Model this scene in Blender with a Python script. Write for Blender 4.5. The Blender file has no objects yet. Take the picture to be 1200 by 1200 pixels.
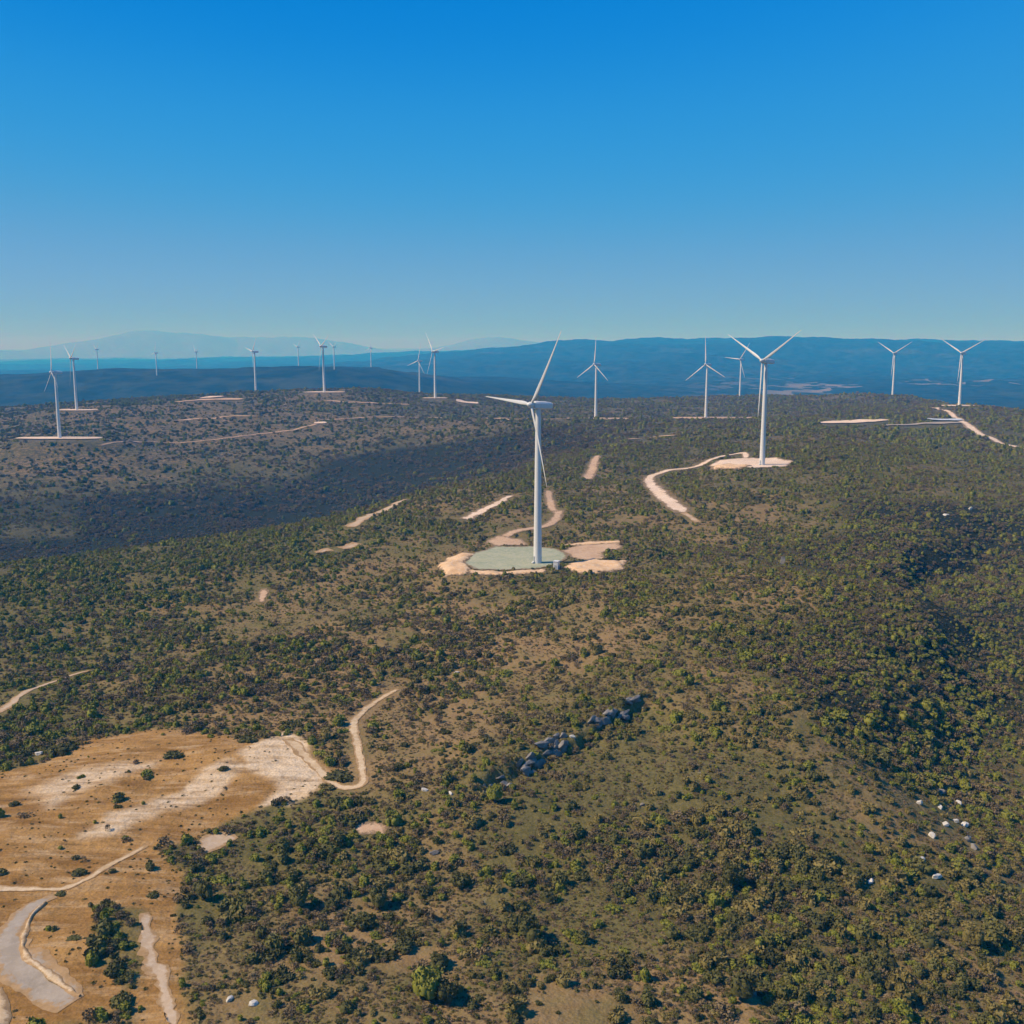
import bpy, bmesh, math, random
import numpy as np
from mathutils import Vector, Matrix

S = bpy.context.scene
random.seed(7)
R = np.random.default_rng(11)
PI = math.pi
rad = math.radians

# ------------------------------------------------------------------ camera, sky, sun, exposure
CZ = 120.0                                   # the drone's height over datum
PITCH = rad(9.23)
cd = bpy.data.cameras.new('camera')
cam = bpy.data.objects.new('camera', cd)
S.collection.objects.link(cam)
cam.location = (0, 0, CZ)
cam.rotation_euler = (PI / 2 - PITCH, 0, 0)
cd.sensor_width = 36; cd.lens = 36
cd.clip_start = 0.5; cd.clip_end = 200000
S.camera = cam

SUN_EL, SUN_AZ = rad(46), rad(-99)           # azimuth from +Y, positive to the right
w = bpy.data.worlds.new('World'); S.world = w; w.use_nodes = True
nt = w.node_tree; nt.nodes.clear()
sky = nt.nodes.new('ShaderNodeTexSky'); sky.sky_type = 'NISHITA'; sky.sun_disc = False
sky.sun_elevation = SUN_EL; sky.sun_rotation = -SUN_AZ
sky.altitude = 3000; sky.air_density = 1.0; sky.dust_density = 0.0; sky.ozone_density = 10.0
# the photograph's own blue: one tone curve per channel over the whole sky
sc1 = nt.nodes.new('ShaderNodeVectorMath'); sc1.operation = 'SCALE'; sc1.inputs['Scale'].default_value = .1
cur = nt.nodes.new('ShaderNodeRGBCurve')
for ch, pts in enumerate(([(0, 0), (.055, .0), (.09, .025), (.2, .15), (.4, .25), (1, .62)],
                          [(0, .06), (.14, .195), (.22, .29), (.39, .355), (.6, .41), (1, .60)],
                          [(0, .34), (.36, .70), (.51, .75), (.65, .73), (.8, .80), (1, .90)])):
    c = cur.mapping.curves[ch]
    while len(c.points) < len(pts): c.points.new(.5, .5)
    for p, q in zip(c.points, pts): p.location = q; p.handle_type = 'AUTO_CLAMPED'
cur.mapping.update()
sc2 = nt.nodes.new('ShaderNodeVectorMath'); sc2.operation = 'SCALE'; sc2.inputs['Scale'].default_value = .87 / .12
bg = nt.nodes.new('ShaderNodeBackground'); bg.inputs[1].default_value = 0.12
wo = nt.nodes.new('ShaderNodeOutputWorld')
nt.links.new(sky.outputs[0], sc1.inputs[0]); nt.links.new(sc1.outputs[0], cur.inputs['Color']); nt.links.new(cur.outputs[0], sc2.inputs[0])
nt.links.new(sc2.outputs[0], bg.inputs[0]); nt.links.new(bg.outputs[0], wo.inputs[0])

sd = bpy.data.lights.new('sun', 'SUN'); sd.energy = 5.0; sd.angle = rad(0.53); sd.color = (1, .865, .675)
sun = bpy.data.objects.new('sun', sd); S.collection.objects.link(sun)
sdir = Vector((math.sin(SUN_AZ) * math.cos(SUN_EL), math.cos(SUN_AZ) * math.cos(SUN_EL), math.sin(SUN_EL)))
sun.rotation_euler = sdir.to_track_quat('Z', 'Y').to_euler()

S.view_settings.view_transform = 'Standard'; S.view_settings.look = 'None'
S.view_settings.exposure = 0.18; S.view_settings.gamma = 1.0
S.view_settings.use_curve_mapping = False
S.render.engine = 'CYCLES'
S.cycles.use_denoising = True
S.cycles.max_bounces = 4; S.cycles.diffuse_bounces = 2; S.cycles.glossy_bounces = 1
S.cycles.volume_bounces = 0
HAZE_DENSITY = 1.4e-4
HAZE_COLOR = (.022, .40, 1.0)

# ------------------------------------------------------------------ helpers
C = S.collection

def tag(o, label=None, cat=None, group=None, kind=None):
    if label: o['label'] = label
    if cat: o['category'] = cat
    if group: o['group'] = group
    if kind: o['kind'] = kind
    return o

def link(name, me, mats=(), parent=None, col=None):
    o = bpy.data.objects.new(name, me)
    (col or C).objects.link(o)
    if parent: o.parent = parent
    return o

def mesh_np(name, V, F, mat, smooth=False):
    """V (n,3) array, F (m,k) array of equal sized faces."""
    me = bpy.data.meshes.new(name)
    V = np.asarray(V, np.float32); F = np.asarray(F, np.int32)
    k = F.shape[1]
    me.vertices.add(len(V)); me.vertices.foreach_set('co', V.ravel())
    me.loops.add(F.size); me.loops.foreach_set('vertex_index', F.ravel())
    me.polygons.add(len(F))
    me.polygons.foreach_set('loop_start', np.arange(0, F.size, k, dtype=np.int32))
    me.polygons.foreach_set('loop_total', np.full(len(F), k, np.int32))
    if smooth: me.polygons.foreach_set('use_smooth', np.ones(len(F), bool))
    me.update(calc_edges=True)
    if mat: me.materials.append(mat)
    return me

def hsh(ix, iy, seed):
    h = (ix.astype(np.int64) * 374761393 + iy.astype(np.int64) * 668265263 + seed * 974634777) & 0x7fffffff
    h = ((h ^ (h >> 13)) * 1274126177) & 0x7fffffff
    h = ((h ^ (h >> 16)) * 1103515245) & 0x7fffffff
    return ((h >> 7) & 0xffff) / 65535.0

def vnoise(x, y, seed):
    ix = np.floor(x); iy = np.floor(y); fx = x - ix; fy = y - iy
    fx = fx * fx * fx * (fx * (fx * 6 - 15) + 10); fy = fy * fy * fy * (fy * (fy * 6 - 15) + 10)
    a = hsh(ix, iy, seed); b = hsh(ix + 1, iy, seed); c = hsh(ix, iy + 1, seed); d = hsh(ix + 1, iy + 1, seed)
    return (a * (1 - fx) + b * fx) * (1 - fy) + (c * (1 - fx) + d * fx) * fy * 1.0

def fbm(x, y, scale, seed, octv=4, gain=.5):
    x = np.asarray(x, float) / scale; y = np.asarray(y, float) / scale
    t = 0; amp = 1; tot = 0
    for i in range(octv):
        cs, sn = math.cos(.6 * i + seed), math.sin(.6 * i + seed)
        t = t + amp * (vnoise(x * cs - y * sn + 17.3 * i, x * sn + y * cs - 9.1 * i, seed + i) - .5)
        tot += amp; amp *= gain; x = x * 2.03; y = y * 2.03
    return t / tot * 2

def sstep(a, b, x):
    t = np.clip((x - a) / (b - a), 0, 1)
    return t * t * (3 - 2 * t)

CP, SP = math.cos(PITCH), math.sin(PITCH)
def ray(px, py):
    r = (px - 600) / 1200.0; u = (600 - py) / 1200.0
    return r, CP + u * SP, -SP + u * CP

def ctl(px, py, Y):
    """surveyed point: seen at px,py, Y metres ahead"""
    r, y, z = ray(px, py)
    return (r / y * Y, Y, z / y * Y)

# ------------------------------------------------------------------ terrain survey (relative to the drone)
TURB = [  # px, base py, distance, phase
    (630, 660, 510, 33, 0), (893, 545, 793, 58, 0), (70, 514, 1247, -6, 0), (90, 481, 1600, 58, 0),
    (300, 461, 2000, 40, 0), (380, 460, 1811, 62, 0), (492, 464, 2380, 14, 0), (510, 467, 1780, 80, 0),
    (698, 492, 1500, 2, 0), (827, 491, 1524, -5, 0), (867, 465, 2230, 35, 0), (1046, 464, 1960, 60, 0),
    (1124, 476, 1570, 61, 0), (115, 434, 4000, 60, 1), (184, 440, 3700, 20, 1), (231, 435, 4300, 75, 1),
    (350, 430, 4200, 50, 1), (392, 433, 3700, 58, 1), (435, 430, 4400, 10, 1),
]
PTS = [ctl(a, b, c) for a, b, c, *_ in TURB]
PTS += [ctl(*q) for q in [
    (600, 900, 260), (600, 780, 350), (600, 1000, 225), (600, 1200, 163), (700, 600, 648), (760, 560, 800),
    (100, 930, 251), (0, 1000, 221), (0, 850, 309), (0, 750, 420), (0, 662, 602), (100, 750, 424), (100, 1100, 186),
    (0, 1200, 163), (300, 1000, 225), (300, 880, 275), (300, 1100, 189), (300, 760, 385), (300, 690, 505),
    (200, 640, 632), (300, 625, 672), (400, 607, 727), (480, 580, 810), (560, 563, 887), (620, 545, 975), (450, 680, 505),
    (200, 600, 960), (200, 560, 1115), (200, 520, 1280), (200, 490, 1500), (200, 468, 1850),
    (400, 575, 1090), (400, 550, 1180), (400, 520, 1310), (400, 490, 1530), (500, 540, 1200), (500, 500, 1370), (500, 475, 1665),
    (0, 560, 1050), (0, 600, 900), (0, 530, 1190), (0, 500, 1450), (600, 510, 1230), (600, 478, 1700), (700, 520, 1130),
    (1200, 520, 1050), (1000, 520, 950), (1000, 600, 612), (1000, 700, 413), (900, 800, 317), (1000, 850, 293),
    (1150, 700, 462), (1150, 620, 600), (1250, 650, 560), (1150, 850, 327), (1150, 950, 268), (1150, 1200, 177), (900, 1000, 229), (900, 1200, 169),
    (1000, 478, 1650), (1200, 490, 1330), (950, 470, 1900), (760, 473, 1900), (650, 472, 1950), (1200, 560, 800), (800, 640, 560),
    (780, 900, 262), (700, 830, 300), (480, 960, 238), (450, 840, 305),
]]
PTS += [(a * Y, Y, z) for a, Y, z in [
    # unseen valley floor behind the left crest
    (-.53, 720, -166), (-.35, 790, -168), (-.18, 860, -166), (-.08, 950, -155),
    # under and behind the drone
    (-.5, 80, -118), (0, 80, -120), (.5, 80, -130), (0, 20, -121),
    # drop behind the plateau, left: near valley, ridge at 4 km, plain
    (-.5, 2300, -150), (-.3, 2700, -165), (-.15, 2700, -150), (0, 2700, -160), (.15, 2900, -175), (.3, 2800, -150), (.5, 2000, -160),
    (-.5, 3100, -210), (-.25, 3200, -190), (-.5, 4200, -135), (-.5, 5600, -230), (-.3, 6000, -240), (-.1, 6200, -215), (-.05, 4200, -150),
    (-.5, 12000, -270), (-.3, 12000, -255), (-.1, 12000, -190), (-.5, 25000, -300), (-.2, 25000, -290), (0, 25000, -120), (.3, 25000, -100), (.5, 25000, -100),
    # right: broad valley, then the long plateau
    (.05, 3800, -235), (.2, 3900, -235), (.4, 3600, -225), (.5, 3300, -225), (.05, 5200, -190), (.3, 5200, -200), (.5, 5200, -205),
]]
PTS += [ctl(*q) for q in [(650, 430, 7500), (800, 432, 7300), (950, 430, 7300), (1200, 432, 7000),
    (620, 404, 11000), (700, 400, 11000), (800, 396, 11000), (900, 393, 11000), (1000, 396, 11000), (1100, 396, 11000), (1200, 401, 11000)]]
PTS += [(a * 15000, 15000, z) for a, z in [(.0, -60), (.2, -40), (.35, -40), (.5, -60)]]
FS = 1.05                                   # the far country lies this much farther out along the same sight lines
PTS = np.array([(x * FS, y * FS, z * FS) if y > 4500 else (x, y, z) for x, y, z in PTS])

def warp(x, y):
    th = np.clip(np.arctan2(x, y), -rad(31), rad(31))
    d = np.maximum(np.hypot(x, y), 15)
    return th, np.log(np.minimum(d, 50000))

def tps(r2):
    return np.where(r2 > 1e-12, .5 * r2 * np.log(r2 + 1e-12), 0)

_u, _v = warp(PTS[:, 0], PTS[:, 1])
n_ = len(_u)
K = tps((_u[:, None] - _u) ** 2 + (_v[:, None] - _v) ** 2) + np.eye(n_) * 2e-5
Pm = np.stack([np.ones(n_), _u, _v], 1)
A = np.block([[K, Pm], [Pm.T, np.zeros((3, 3))]])
SOL = np.linalg.solve(A, np.concatenate([PTS[:, 2], np.zeros(3)]))

def base_h(x, y):
    x = np.asarray(x, float).ravel(); y = np.asarray(y, float).ravel()
    out = np.empty(len(x))
    for i in range(0, len(x), 40000):
        u, v = warp(x[i:i + 40000], y[i:i + 40000])
        G = tps((u[:, None] - _u) ** 2 + (v[:, None] - _v) ** 2)
        out[i:i + 40000] = G @ SOL[:n_] + SOL[n_] + SOL[n_ + 1] * u + SOL[n_ + 2] * v
    return out

CLIFF = None; HOLLOW = None
FLAT = []     # x, y, z, radius
for px, py, Y, ph, far in TURB:
    X_, Y_, Z_ = ctl(px, py, Y)
    FLAT.append((X_, Y_, Z_, (44 if Y == 510 else 60 if Y in (1247, 1500, 1524) else 34)))

def H(x, y):
    """ground height relative to the drone"""
    x = np.asarray(x, float); shp = x.shape; x = x.ravel(); y = np.asarray(y, float).ravel()
    d = np.hypot(x, y)
    z = base_h(x, y)
    amp = np.clip(d / 600, .35, 1.25)
    z = z + fbm(x, y, 140, 3, 4) * 5 * amp * sstep(100, 400, d)
    z = z + fbm(x, y, 22, 9, 3) * 1.1
    z = z + fbm(x, y, 1100, 21, 6, .55) * 75 * sstep(2600, 7000, d) + fbm(x, y, 3200, 33, 4) * 80 * sstep(6000, 11000, d) * (1 - .6 * sstep(12000, 15000, d))
    # far mountains, 30 km away
    a = x / np.maximum(y, 1)
    m = 800 * np.exp(-((a + .335) / .10) ** 2) + 330 * np.exp(-((a + .02) / .05) ** 2) + 420 * np.exp(-((a + .56) / .06) ** 2) + 250 * np.exp(-((a - .3) / .3) ** 2) + 380 * np.exp(-((a + .2) / .06) ** 2)
    m = m * np.exp(-((d - 32000) / 3500) ** 2) * (1 + .25 * fbm(x, y, 4000, 41, 4)) * (y > 0)
    z = z + m
    if CLIFF is not None:
        (x0, y0), (x1, y1) = CLIFF
        L = math.hypot(x1 - x0, y1 - y0); tx, ty = (x1 - x0) / L, (y1 - y0) / L
        t = ((x - x0) * tx + (y - y0) * ty) / L
        s = (x - x0) * ty - (y - y0) * tx + fbm(x, y, 20, 51, 3) * 6.5          # right of the line
        win = sstep(.08, .34, t) * (1 - sstep(.92, 1.12, t))
        brk = .75 + .6 * fbm(x, y, 17, 57, 2)
        z = z + win * brk * (1.2 * np.exp(-np.abs(np.minimum(s, 0)) / 10) * (s <= 0) + (s > 0) * (1.0 - 5.2 * sstep(0, 2.8, s)) * np.exp(-np.maximum(s - 2.6, 0) / 30))
    if HOLLOW is not None:
        (x0, y0), (x1, y1) = HOLLOW
        L = math.hypot(x1 - x0, y1 - y0); tx, ty = (x1 - x0) / L, (y1 - y0) / L
        t = ((x - x0) * tx + (y - y0) * ty) / L
        s = (x - x0) * ty - (y - y0) * tx + fbm(x, y, 70, 83, 3) * 30
        win = sstep(-.15, .15, t) * (1 - sstep(.9, 1.25, t))
        z = z - win * 12 * sstep(0, 32, s) * np.exp(-np.maximum(s - 32, 0) / 90)
    for fx, fy, fz, fr in FLAT:
        q = np.hypot(x - fx, y - fy); mk = q < fr * 2
        if mk.any():
            k = 1 - sstep(fr * .9, fr * 1.7, q[mk]); z[mk] = z[mk] * (1 - k) + fz * k
    return z.reshape(shp)

_ts = np.geomspace(70, 50000, 2600)
def P(px, py):
    """first ground point under picture position px,py (x, y)"""
    r, y, z = ray(px, py)
    X, Yw, Z = _ts * r / y, _ts, _ts * z / y
    g = H(X, Yw) - Z
    i = int(np.argmax(g > 0))
    f = g[i - 1] / (g[i - 1] - g[i]) if i else 0
    t = _ts[i - 1] + f * (_ts[i] - _ts[i - 1])
    return (t * r / y, t)

CLIFF = None
c0, c1 = P(500, 962), P(746, 818)
h0, h1 = P(950, 850), P(1082, 606)
HOLLOW = (h0, h1)
CLIFF = (c0, c1)

# ground grid: rings round the drone, tight where the photograph looks
th = np.concatenate([np.linspace(-180, -36, 60)[:-1], np.linspace(-36, 36, 760), np.linspace(36, 180, 60)[1:]])
th = np.radians(th)
rr = np.concatenate([np.geomspace(4, 140, 40)[:-1], np.geomspace(140, 2600, 520)[:-1], np.geomspace(2600, 17000, 170)[:-1], np.geomspace(17000, 80000, 70)])
TH, RR = np.meshgrid(th, rr)
GX, GY = RR * np.sin(TH), RR * np.cos(TH)
GZ = H(GX, GY) + CZ
lr = np.log(rr)
def hm(x, y):
    """height of the ground mesh itself"""
    x = np.asarray(x, float); y = np.asarray(y, float)
    t = np.arctan2(x, y); l = np.log(np.maximum(np.hypot(x, y), 4.01))
    j = np.clip(np.searchsorted(th, t) - 1, 0, len(th) - 2); i = np.clip(np.searchsorted(lr, l) - 1, 0, len(lr) - 2)
    f = np.clip((t - th[j]) / (th[j + 1] - th[j]), 0, 1); g = np.clip((l - lr[i]) / (lr[i + 1] - lr[i]), 0, 1)
    return (GZ[i, j] * (1 - f) + GZ[i, j + 1] * f) * (1 - g) + (GZ[i + 1, j] * (1 - f) + GZ[i + 1, j + 1] * f) * g

# ------------------------------------------------------------------ masks in the world
def inpoly(x, y, poly):
    c = np.zeros(x.shape, bool); n = len(poly)
    for i in range(n):
        (x0, y0), (x1, y1) = poly[i], poly[i - 1]
        if y0 == y1: continue
        c ^= ((y0 > y) != (y1 > y)) & (x < (x1 - x0) * (y - y0) / (y1 - y0) + x0)
    return c

def seg_dist(x, y, line):
    d = np.full(x.shape, 1e9)
    for (x0, y0), (x1, y1) in zip(line[:-1], line[1:]):
        L2 = (x1 - x0) ** 2 + (y1 - y0) ** 2 + 1e-9
        t = np.clip(((x - x0) * (x1 - x0) + (y - y0) * (y1 - y0)) / L2, 0, 1)
        d = np.minimum(d, np.hypot(x - x0 - t * (x1 - x0), y - y0 - t * (y1 - y0)))
    return d

def PL(pts): return [P(*q) for q in pts]

def poly_soft(x, y, poly, soft):
    """0..1, ragged soft edge"""
    out = np.zeros(x.shape)
    bx = [p[0] for p in poly]; by = [p[1] for p in poly]
    m = (x > min(bx) - 20) & (x < max(bx) + 20) & (y > min(by) - 20) & (y < max(by) + 20)
    if m.any():
        xs, ys = x[m], y[m]
        ins = inpoly(xs, ys, poly); dd = seg_dist(xs, ys, list(poly) + [poly[0]])
        s = np.where(ins, dd, -dd) + fbm(xs, ys, 14, 77, 3) * 4
        out[m] = sstep(-soft, soft, s)
    return out

FIELD = PL([(-60, 930), (0, 906), (50, 892), (110, 866), (170, 857), (240, 858), (285, 866), (330, 862), (352, 874), (388, 912), (372, 930), (300, 950), (258, 962),
            (212, 985), (182, 992), (203, 1030), (212, 1080), (206, 1130), (222, 1210), (-60, 1215)])
GULLY = PL([(112, 1058), (150, 1075), (163, 1110), (160, 1150), (125, 1180), (100, 1200), (160, 1200), (172, 1150), (185, 1080), (140, 1052)])
SCRUBBY = PL([(118, 1062), (152, 1070), (166, 1120), (162, 1160), (136, 1165), (122, 1110)])
CORNER = PL([(85, 1195), (120, 1178), (155, 1168), (160, 1215), (75, 1215)])
BARE = PL([(300, 866), (335, 858), (352, 872), (384, 914), (372, 928), (335, 945), (300, 948), (322, 925), (300, 905), (282, 880)])
PALE = PL([(95, 980), (130, 952), (175, 938), (235, 905), (268, 892), (285, 896), (262, 915), (225, 940), (170, 962), (130, 978)])
PALE2 = PL([(40, 925), (100, 900), (190, 890), (180, 900), (110, 918), (60, 945)])

print('terrain ok')

# ------------------------------------------------------------------ materials
def mat(name, rough=.9, spec=.15):
    m = bpy.data.materials.new(name); m.use_nodes = True
    b = m.node_tree.nodes['Principled BSDF']
    b.inputs['Roughness'].default_value = rough; b.inputs['Specular IOR Level'].default_value = spec
    return m, m.node_tree, b

class NB:
    def __init__(s, t): s.t = t
    def n(s, ty, **k):
        q = s.t.nodes.new(ty)
        for a, v in k.items(): setattr(q, a, v)
        return q
    def l(s, a, b): s.t.links.new(a, b)
    def pos(s):
        return s.n('ShaderNodeNewGeometry').outputs['Position']
    def noise(s, vec, scale, detail=4, rough=.6, lac=2.0):
        q = s.n('ShaderNodeTexNoise'); s.l(vec, q.inputs['Vector'])
        q.inputs['Scale'].default_value = scale; q.inputs['Detail'].default_value = detail; q.inputs['Roughness'].default_value = rough
        return q.outputs['Fac']
    def ramp(s, f, stops):
        q = s.n('ShaderNodeValToRGB'); s.l(f, q.inputs[0]); e = q.color_ramp.elements
        while len(e) < len(stops): e.new(.5)
        for el, (p, c) in zip(e, stops):
            el.position = p; el.color = (c, c, c, 1) if isinstance(c, (int, float)) else (*c, 1)
        return q.outputs[0]
    def mix(s, f, a, b, mode='MIX'):
        q = s.n('ShaderNodeMix', data_type='RGBA', blend_type=mode)
        for i, v in ((0, f), (6, a), (7, b)):
            if hasattr(v, 'links'): s.l(v, q.inputs[i])
            else: q.inputs[i].default_value = v if isinstance(v, (int, float)) else (*v, 1)
        return q.outputs[2]
    def math(s, op, a, b=0):
        q = s.n('ShaderNodeMath', operation=op)
        for i, v in ((0, a), (1, b)):
            if hasattr(v, 'links'): s.l(v, q.inputs[i])
            else: q.inputs[i].default_value = v
        return q.outputs[0]
    def attr(s, name, ty='GEOMETRY'):
        q = s.n('ShaderNodeAttribute', attribute_name=name, attribute_type=ty); return q.outputs['Fac']
    def bump(s, h, strength, dist, bsdf):
        q = s.n('ShaderNodeBump'); s.l(h, q.inputs['Height']); q.inputs['Strength'].default_value = strength; q.inputs['Distance'].default_value = dist
        s.l(q.outputs[0], bsdf.inputs['Normal'])

def ground_material():
    m, t, b = mat('scrubland', .95, .08); N = NB(t); p = N.pos()
    fine = N.noise(p, .9, 5, .7); mid = N.noise(p, .16, 4, .6); big = N.noise(p, .035, 4, .55); huge = N.noise(p, .006, 4, .5)
    soil = N.mix(N.ramp(mid, [(.35, 0), (.65, 1)]), (.215, .136, .054), (.305, .200, .084))
    soil = N.mix(N.ramp(fine, [(.45, 0), (.75, .7)]), soil, (.31, .230, .125))
    grass = N.mix(N.ramp(fine, [(.3, 0), (.7, 1)]), (.090, .084, .025), (.188, .156, .052))
    g = N.math('ADD', N.math('MULTIPLY', big, .5), N.math('ADD', N.math('MULTIPLY', mid, .35), N.math('MULTIPLY', huge, .3)))
    g = N.math('ADD', g, N.math('MULTIPLY', N.math('SUBTRACT', N.attr('lush'), .5), .22))
    col = N.mix(N.ramp(g, [(.48, 0), (.64, .92)]), soil, grass)
    # pale limestone showing in spots
    rock = N.noise(p, .11, 6, .75)
    col = N.mix(N.ramp(rock, [(.66, 0), (.74, .75)]), col, (.33, .29, .24))
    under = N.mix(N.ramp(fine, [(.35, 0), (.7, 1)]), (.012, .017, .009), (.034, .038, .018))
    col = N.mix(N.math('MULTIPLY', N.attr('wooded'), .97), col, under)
    # dark speckle of low scrub that is too far to build
    spk = N.noise(p, .20, 3, .75)
    far = N.attr('far')
    col = N.mix(N.math('MULTIPLY', N.ramp(spk, [(.40, .15), (.56, .85)]), N.math('MULTIPLY', N.attr('mid'), N.math('SUBTRACT', 1, N.attr('wooded')))), col, (.056, .056, .036))
    # dry field: ochre grass, worn soil
    mp_ = N.n('ShaderNodeMapping'); mp_.inputs['Rotation'].default_value = (0, 0, rad(-38)); mp_.inputs['Scale'].default_value = (.35, 1.6, 1); N.l(p, mp_.inputs['Vector'])
    st = N.noise(mp_.outputs[0], .22, 6, .68); st2 = N.noise(mp_.outputs[0], .09, 4, .6)
    dry = N.mix(N.ramp(st2, [(.38, 0), (.62, 1)]), (.240, .124, .032), (.395, .225, .074))
    dry = N.mix(N.ramp(st, [(.50, 0), (.70, .9)]), dry, (.50, .34, .175))
    dry = N.mix(N.ramp(st, [(.30, .8), (.44, 0)]), dry, (.150, .088, .034))
    dry = N.mix(N.ramp(fine, [(.56, 0), (.70, .6)]), dry, (.17, .11, .045))
    col = N.mix(N.attr('dry'), col, dry)
    pale = N.mix(N.ramp(fine, [(.3, 0), (.7, 1)]), (.58, .43, .26), (.74, .59, .41))
    col = N.mix(N.math('MULTIPLY', N.attr('pale'), N.ramp(st, [(.34, .25), (.56, 1)])), col, pale)
    # far woods and fields
    f1 = N.noise(p, .0016, 5, .6); f2 = N.noise(p, .012, 5, .7)
    wood = N.mix(N.ramp(f2, [(.4, 0), (.62, 1)]), (.008, .020, .013), (.034, .046, .028))
    wood = N.mix(N.ramp(f1, [(.58, 0), (.72, .7)]), wood, (.075, .080, .050))
    vor = N.n('ShaderNodeTexVoronoi'); N.l(p, vor.inputs['Vector']); vor.inputs['Scale'].default_value = .011
    vb = N.n('ShaderNodeRGBToBW'); N.l(vor.outputs['Color'], vb.inputs[0])
    fields = N.math('MULTIPLY', N.ramp(vb.outputs[0], [(.55, 0), (.62, 1)]), N.attr('fields'))
    wood = N.mix(fields, wood, (.24, .20, .16))
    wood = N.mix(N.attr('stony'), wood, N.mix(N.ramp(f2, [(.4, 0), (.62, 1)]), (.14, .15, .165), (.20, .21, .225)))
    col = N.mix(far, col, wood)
    grit = N.noise(p, 3.2, 4, .75)
    col = N.mix(1.0, col, N.ramp(grit, [(.30, .62), (.55, 1.0)]), 'MULTIPLY')
    N.l(col, b.inputs['Base Color'])
    fine = N.math('ADD', N.math('ADD', fine, N.math('MULTIPLY', grit, .35)), N.math('MULTIPLY', N.math('MULTIPLY', st, 4.0), N.attr('dry')))
    h = N.math('ADD', N.math('MULTIPLY', fine, .25), N.math('ADD', N.math('MULTIPLY', mid, .8), N.math('MULTIPLY', spk, 1.2)))
    N.bump(h, .55, 1.6, b)
    return m

def dirt_material(name, c1, c2, c3, sc=.6, s1=(.15, .105, .055), s2=(.25, .175, .10)):
    m, t, b = mat(name, .95, .1); N = NB(t); p = N.pos()
    a = N.noise(p, sc, 5, .65); g = N.noise(p, sc * .22, 4, .6)
    col = N.mix(N.ramp(g, [(.35, 0), (.65, 1)]), c1, c2)
    col = N.mix(N.ramp(a, [(.45, 0), (.7, .8)]), col, c3)
    e = N.math('ADD', N.attr('inner'), N.math('MULTIPLY', N.math('SUBTRACT', N.noise(p, sc * .9, 5, .75), .5), 2.4))
    soil = N.mix(N.ramp(a, [(.3, 0), (.7, 1)]), s1, s2)
    col = N.mix(N.ramp(e, [(.25, 0), (.55, 1)]), soil, col)
    N.l(col, b.inputs['Base Color']); N.bump(a, .4, .4, b)
    return m

def inner_attr(me, v):
    at = me.attributes.new('inner', 'FLOAT', 'POINT'); at.data.foreach_set('value', np.asarray(v, np.float32))

def leaf_material(name, c1, c2, c3):
    m, t, b = mat(name, .75, .2); N = NB(t); p = N.pos()
    oi = N.n('ShaderNodeObjectInfo'); r = oi.outputs['Random']
    col = N.mix(r, c1, c2)
    col = N.mix(N.ramp(N.noise(p, 1.3, 3, .7), [(.5, 0), (.7, .8)]), col, c3)
    N.l(col, b.inputs['Base Color'])
    return m

def rock_material(name, c1, c2, c3):
    m, t, b = mat(name, .92, .2); N = NB(t)
    p = N.pos()
    a = N.noise(p, .9, 6, .7); g = N.noise(p, .25, 3, .5)
    col = N.mix(N.ramp(g, [(.35, 0), (.7, 1)]), c1, c2); col = N.mix(N.ramp(a, [(.55, 0), (.7, .9)]), col, c3)
    N.l(col, b.inputs['Base Color']); N.bump(a, .6, .35, b)
    return m

def paint(name, c, rough=.4):
    m, t, b = mat(name, rough, .4); N = NB(t); p = N.pos()
    a = N.noise(p, .35, 4, .6)
    N.l(N.mix(N.ramp(a, [(.4, 0), (.7, .5)]), c, tuple(x * .9 for x in c)), b.inputs['Base Color'])
    return m

M_ground = ground_material()
M_sand = dirt_material('sandy_fill', (.55, .34, .17), (.64, .43, .24), (.66, .52, .36))
M_redsand = dirt_material('reddish_fill', (.40, .255, .15), (.48, .325, .20), (.54, .40, .27))
M_gravel = dirt_material('green_grey_gravel', (.25, .28, .18), (.34, .34, .22), (.42, .39, .28))
M_road = dirt_material('pale_track', (.36, .26, .165), (.46, .34, .22), (.50, .40, .29), s1=(.26, .165, .075), s2=(.40, .26, .13))
M_greyroad = dirt_material('grey_track', (.27, .225, .17), (.33, .275, .21), (.38, .325, .26), s1=(.26, .165, .075), s2=(.40, .26, .13))
M_bank = dirt_material('bright_bank', (.44, .31, .17), (.55, .41, .25), (.62, .50, .34), s1=(.26, .165, .075), s2=(.40, .26, .13))
M_farpad = dirt_material('far_pad_earth', (.56, .41, .28), (.66, .50, .36), (.70, .57, .43), .25)
M_dark = leaf_material('dark_green_leaves', (.056, .055, .015), (.092, .088, .023), (.130, .120, .036))
M_green = leaf_material('mid_green_leaves', (.085, .084, .021), (.125, .116, .030), (.168, .146, .046))
M_olive = leaf_material('olive_leaves', (.140, .114, .030), (.194, .154, .045), (.240, .190, .070))
M_bright = leaf_material('yellow_green_leaves', (.150, .160, .018), (.190, .185, .025), (.225, .215, .050))
M_grey = leaf_material('grey_twigs', (.135, .096, .046), (.195, .142, .070), (.24, .185, .10))
M_straw = leaf_material('dry_tufts', (.20, .135, .070), (.30, .205, .110), (.34, .26, .16))
M_bark = paint('bark', (.10, .075, .055), .9)
M_rockw = rock_material('pale_limestone', (.48, .45, .39), (.58, .55, .48), (.30, .27, .23))
M_rockd = rock_material('grey_limestone', (.16, .145, .125), (.24, .22, .19), (.36, .33, .28))
M_white = paint('white_paint', (.66, .655, .62))
M_lgrey = paint('light_grey_paint', (.54, .545, .53))
M_door = paint('grey_door_paint', (.30, .32, .34))

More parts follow.
